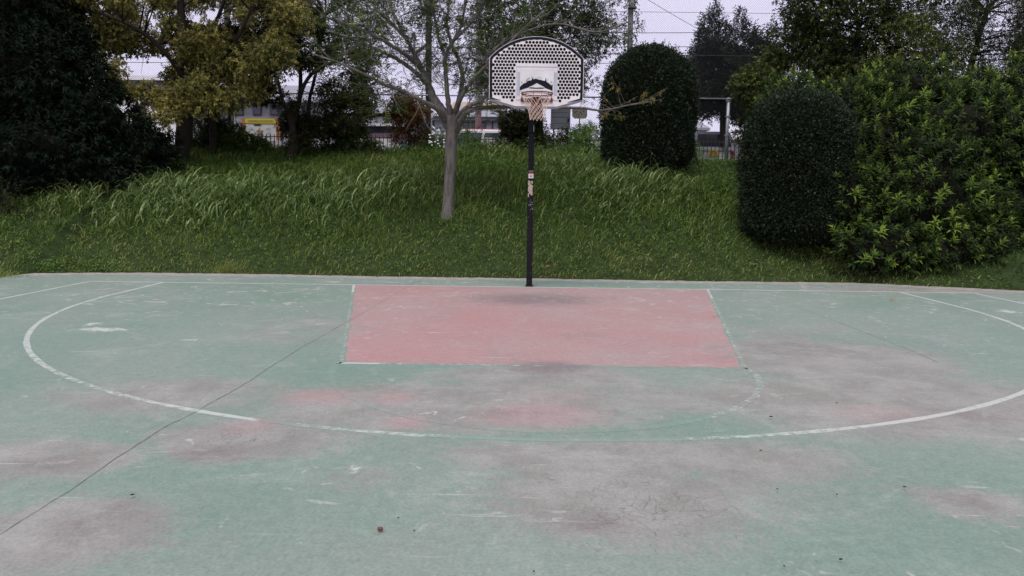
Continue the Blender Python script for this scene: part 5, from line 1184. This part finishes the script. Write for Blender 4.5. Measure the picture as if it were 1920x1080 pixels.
lo = [(945, 412), (900, 392), (860, 378), (800, 366), (720, 362), (690, 362)]; hill = [(800, 348), (770, 332), (742, 318), (705, 300), (680, 285), (655, 276), (630, 290), (600, 305), (575, 320), (540, 332), (512, 345), (500, 356)]
lo2 = [(560, 360), (620, 363), (690, 362)]
U = lambda p_: ((p_[0]-646)/9.82/117, vz(p_[1]))
poly = up+[(945, 412), (900, 392), (860, 378), (815, 364)]+hill+[(470, 366), (430, 378), (390, 392), (345, 412)]
curve_plate('dark_print', [[U(p_) for p_ in poly]], .002, -.0135, M['navy'], hp)
curve_plate('dark_print', [[U(p_) for p_ in [(505, 358), (560, 352), (640, 356), (740, 352), (815, 358), (760, 372), (640, 374), (540, 370)]]], .002, -.0137, M['navy'], hp)
mb = MB()
for k in range(46):
    x = random.uniform(345, 940); t_ = abs(x-646)/300; y = 215+t_*t_*110-random.uniform(0, 55); u, v = U((x, y)); mb.box((BX+u, YBd-.0128, BZ+v), (random.uniform(.002, .008), .002, random.uniform(.006, .03)))
mb.build('paint_specks', simple('blue_wash', (.13, .16, .27), .6, 0, .3, 60), hp, kind='stuff')
# steel bracket, rim, hooks, net
RY = YBd-.42; rc = at(1007, 175.3, RY); RX, RZ = float(rc[0]), float(rc[2]); RR = .232
mb = MB(); mb.box((BX, YBd-.019, RZ-.045), (.50, .012, .06)); mb.build('rim_bracket', M['rust'], hp, .003)
mb = MB(); mb.box((BX, YBd-.03, RZ-.10), (.17, .02, .17)); mb.build('rim_plate', M['rust'], hp, .004)
mb = MB(); mb.box((BX, YBd-.07, RZ-.035), (.16, .10, .012)); mb.box((BX, YBd-.11, RZ-.02), (.12, .14, .012)); mb.build('rim_shelf', M['rust'], hp)
for s_ in (-1, 1):
    mb = MB(); mb.tube([(BX+s_*.235, YBd-.02, RZ-.03), (RX+s_*.228, RY+.16, RZ-.004), (RX+s_*.20, RY+.14, RZ-.002)], .007, 8); mb.build('rim_strut', M['rust'], hp, smooth=True)
mb = MB(); mb.tube([(RX+RR*math.cos(a_), RY+RR*math.sin(a_), RZ) for a_ in np.linspace(0, 2*math.pi, 49)], .0095, 10, cap=False); rim = mb.build('rim', M['rust'], hp, smooth=True)
mb = MB(); mb.tube([(RX+(RR-.004)*math.cos(a_), RY+(RR-.004)*math.sin(a_), RZ-.022) for a_ in np.linspace(0, 2*math.pi, 49)], .005, 8, cap=False)
for k in range(12):
    a_ = 2*math.pi*(k+.5)/12; c_, s_ = math.cos(a_), math.sin(a_); mb.tube([(RX+RR*c_, RY+RR*s_, RZ-.006), (RX+(RR+.004)*c_, RY+(RR+.004)*s_, RZ-.03), (RX+(RR-.008)*c_, RY+(RR-.008)*s_, RZ-.034)], .0035, 6)
o = mb.build('net_hooks', M['rust'], hp, smooth=True); o['kind'] = 'stuff'
lv = [(0, -.030, .232), (1, -.135, .178), (0, -.182, .155), (1, -.222, .140), (0, -.262, .130), (1, -.302, .122), (0, -.342, .117), (1, -.372, .113)]
def npnt(l, k):
    o_, dz, r = lv[l]; a_ = 2*math.pi*(k+.5+.5*o_)/12; w = 1+.04*math.sin(k*2.3+l)
    return np.array([RX+.004*l*.4+r*w*math.cos(a_), RY+r*w*math.sin(a_), RZ+dz+.006*math.sin(k*1.7+l*2)-.01*(l == 7)])
mb = MB()
for l in range(len(lv)-1):
    for k in range(12):
        for dk in (0, 1):
            k2 = k-dk if lv[l][0] == 0 else k+dk
            p0, p1 = npnt(l, k), npnt(l+1, k2 % 12); mid = (p0+p1)/2+np.array([0, 0, -.003]); mb.tube([p0, mid, p1], .0032 if l else .0038, 5, cap=False)
for l in range(1, len(lv)):
    for k in range(12):
        p_ = npnt(l, k); mb.tube([p_+[0, 0, .006], p_-[0, 0, .007]], .0052, 5)
p_ = npnt(7, 10); mb.tube([p_, p_+[.01, 0, -.03], p_+[.02, 0, .02]], .003, 5)
net = mb.build('net', M['cord'], hp, smooth=True)
# pole: lower and upper sections, arms, bracket
def sq_section(z0, z1, w0, w1, x0, x1, name, m_=M['black_steel'], bev=.008):
    mb = MB(); V = [(x0+a_*w0/2, PY+b_*w0/2, z0) for a_, b_ in ((-1, -1), (1, -1), (1, 1), (-1, 1))]+[(x1+a_*w1/2, PY+b_*w1/2, z1) for a_, b_ in ((-1, -1), (1, -1), (1, 1), (-1, 1))]
    mb.poly(V, [(0, 3, 2, 1), (4, 5, 6, 7), (0, 1, 5, 4), (1, 2, 6, 5), (2, 3, 7, 6), (3, 0, 4, 7)]); return mb.build(name, m_, hp, bev)
zt = lambda y: float(at(995, y, PY)[2])
lower = sq_section(0, zt(385), .100, .100, PX, PX, 'lower_pole')
sq_section(zt(386), zt(250), .094, .094, PX, PX, 'middle_pole'); sq_section(zt(249.5), 3.12, .106, .106, PX, PX, 'upper_pole')
sq_section(zt(395), zt(378), .108, .108, PX, PX, 'joint_collar'); sq_section(0.001, .02, .13, .13, PX, PX, 'base_flange', bev=.003)
for s_ in (-1, 1):
    for dz in (0, .32):
        mb = MB(); mb.tube([(PX+s_*.06, PY, 2.75+dz), (BX+s_*.06, YBd+.12, 3.0+dz)], .018, 8); mb.build('support_arm', M['black_steel'], hp, smooth=True)
mb = MB(); mb.box((BX, YBd+.10, BZ+.32), (.30, .05, .62)); mb.build('board_bracket', M['black_steel'], hp, .004)
mb = MB(); mb.box((BX, YBd+.115, BZ+.015), (.62, .07, .05)); mb.build('cross_bar', M['black_steel'], hp, .004)
mb = MB(); mb.tube([(PX+.035, PY-.062, zt(236)), (PX+.035, PY-.062, zt(247))], .006, 6); mb.build('height_handle', M['steel'], hp)
yfz = PY-.0485
def label_(y0, y1, u0, u1, name, m_, off=.0):
    mb = MB(); mb.box((PX+(u0+u1)/2, PY-.047-.0015-off, (zt(y0)+zt(y1))/2), (u1-u0, .003, zt(y0)-zt(y1))); return mb.build(name, m_, hp)
label_(320.3, 321.8, -.04, .04, 'label_edge', M['steel']); st = label_(324, 334.5, -.042, .042, 'instruction_sticker', M['white'])
label_(324, 326.2, -.042, .042, 'sticker_header', M['sticker_orange'], .002)
mb = MB(); mb.box((PX, PY-.0510, zt(331)), (.03, .002, .028)); mb.box((PX, PY-.0515, zt(329)), (.016, .002, .014)); mb.build('sticker_drawing', M['steel'], hp)
for k, (y0, y1, u0, u1) in enumerate(((337.5, 340.5, -.042, -.030), (339, 349, -.046, -.004), (339, 345, .006, .034), (346, 364, -.03, .036), (349, 360, -.046, -.02), (362, 370, -.046, -.028), (358, 367, .0, .034))):
    P = []; cx, cz = (u0+u1)/2, (zt(y0)+zt(y1))/2; w_, h_ = (u1-u0)/2, (zt(y0)-zt(y1))/2
    for j in range(12): a_ = j*math.pi/6; q = random.uniform(.75, 1.15); P.append((PX+cx+max(-1, min(1, 1.4*math.cos(a_)))*w_*min(1, q), PY-.0495-.0004*k, cz+max(-1, min(1, 1.4*math.sin(a_)))*h_*q))
    mb = MB(); mb.prism(P, [(a[0], PY-.0465, a[2]) for a in P]); mb.build('torn_paper', M['paper'], hp)
mb = MB()
for k in range(26):
    s_ = random.uniform(.003, .008); mb.box((PX+random.uniform(-.04, .045), PY-.0548, zt(random.uniform(372, 394))), (s_, .0015, s_*random.uniform(.6, 1.6)))
for k in range(14):
    s_ = random.uniform(.002, .004); mb.box((PX+random.uniform(-.045, .045), PY-.0508, zt(random.uniform(398, 530))), (s_, .0015, s_*random.uniform(.6, 2)))
mb.build('paint_chips', M['white'], hp, kind='stuff')
for z_ in (2.02, 2.5):
    mb = MB(); mb.tube([(PX-.062, PY, z_), (PX+.062, PY, z_)], .009, 6); mb.build('bolt', M['steel'], hp)

# ------------------------------------------------------------------ small litter on the slab
lf = [(1674, 563.5, 'curled yellow leaf lying on the right of the court', 'tip', .09), (1340, 597, 'small pale leaf on the right edge of the red key', 'tip', .05), (148, 510.5, 'yellow leaf on the slab edge at far left', 'tip', .05),
      (183, 516, 'small yellow leaf just inside the slab edge, left', 'tip', .04), (74, 516.5, 'pale leaf near the far left slab corner', 'tip', .045), (952, 520.5, 'pale crumpled leaf at the slab edge left of the pole', 'tip', .05), (1028, 517, 'broad tan leaf in the grass edge right of the pole', 'tip', .12), (1079, 521, 'tiny yellow leaf at the slab edge right of the pole', 'tip', .05),
      (1663, 534, 'yellow leaf beneath the bright leafy bush', 'tip', .05), (248, 640, 'small dark leaf scrap on the left of the court', 'brown', .02), (1569, 759.5, 'dark leaf scrap inside the three-point line at right', 'brown', .02), (1446, 786, 'long dark leaf scrap above the three-point line', 'brown', .03), (1427, 850, 'dark leaf scrap just below the three-point line at right', 'brown', .02), (249, 934.5, 'dark twig scrap on the green at lower left', 'brown', .025), (1696, 918.5, 'dark leaf scrap on the green at lower right', 'brown', .02), (1578, 1057, 'brown leaf scrap near the bottom right', 'brown', .02)]
for x, y, lab, mt_, L in lf:
    p_ = gp(x, y); n = 1; P = np.array([[p_[0]-L/2, p_[1], max(.016, float(terrain(p_[0], p_[1])) if p_[1] > float(edgeY(p_[0])) else .016)]]); a_ = random.uniform(-.5, .5)
    P2 = np.repeat(P, 2, 0); D = np.array([[math.cos(a_), math.sin(a_), .1], [math.cos(a_+.8), math.sin(a_+.8), .25]]); N = np.array([[0, -.4, 1.], [.2, .2, 1.]])
    tag(link('fallen_leaf', leaves_mesh('fallen_leaf', P2, D, N, np.array([L, L*.6]), np.array([L*.5, L*.35]), np.array([.9, .6]) if mt_ == 'tip' else np.array([.2, .1]), fold=.35, droop=-.05), LM[mt_]), lab, 'leaf')
p_ = gp(713, 998); mb = MB(); mb.tube([(p_[0]-.012, p_[1], .012), (p_[0]-.008, p_[1], .016), (p_[0]+.008, p_[1], .016), (p_[0]+.013, p_[1], .012)], [.003, .010, .010, .002], 8); tag(mb.build('seed_pod', M['rust'], smooth=True), 'small reddish seed pod on the green at bottom centre', 'seed pod')
for x, y, lab in ((747, 975.5, 'tiny black pebble above the seed pod at bottom centre'), (777, 1000.5, 'tiny black pebble right of the seed pod'), (1001, 1077, 'tiny black pebble at the very bottom edge'), (1457, 921, 'tiny black pebble on the lower right green'), (1569, 931.5, 'slightly larger black pebble on the lower right green'), (1470, 1067, 'tiny black pebble near the bottom right edge')):
    p_ = gp(x, y); bm = bmesh.new(); bmesh.ops.create_icosphere(bm, subdivisions=1, radius=.0045); me = bpy.data.meshes.new('pebble'); bm.to_mesh(me); bm.free(); me.materials.append(M['rubber']); o = bpy.data.objects.new('pebble', me); COL.objects.link(o); o.location = (p_[0], p_[1], .014); o.scale = (1.2, .9, .7); tag(o, lab, 'pebble')
P = []
for k in range(420):
    X = random.uniform(-9.5, 9.4); e = float(edgeY(X)); P.append((X, e-abs(random.gauss(0, .14))-.0, .004))
P = np.array(P); n = len(P); D = rng.normal(size=(n, 3)); D[:, 2] = abs(D[:, 2])*.15; L = rng.uniform(.01, .03, n)
tag(link('leaf_litter', leaves_mesh('leaf_litter', P, D, np.tile([0, -.2, 1.], (n, 1))+rng.normal(0, .3, (n, 3)), L, L*.5, rng.uniform(0, .9, n), droop=-.05), LM['rust'], kind='stuff'), 'scattered dead leaf crumbs along the far slab edge', 'leaf litter')
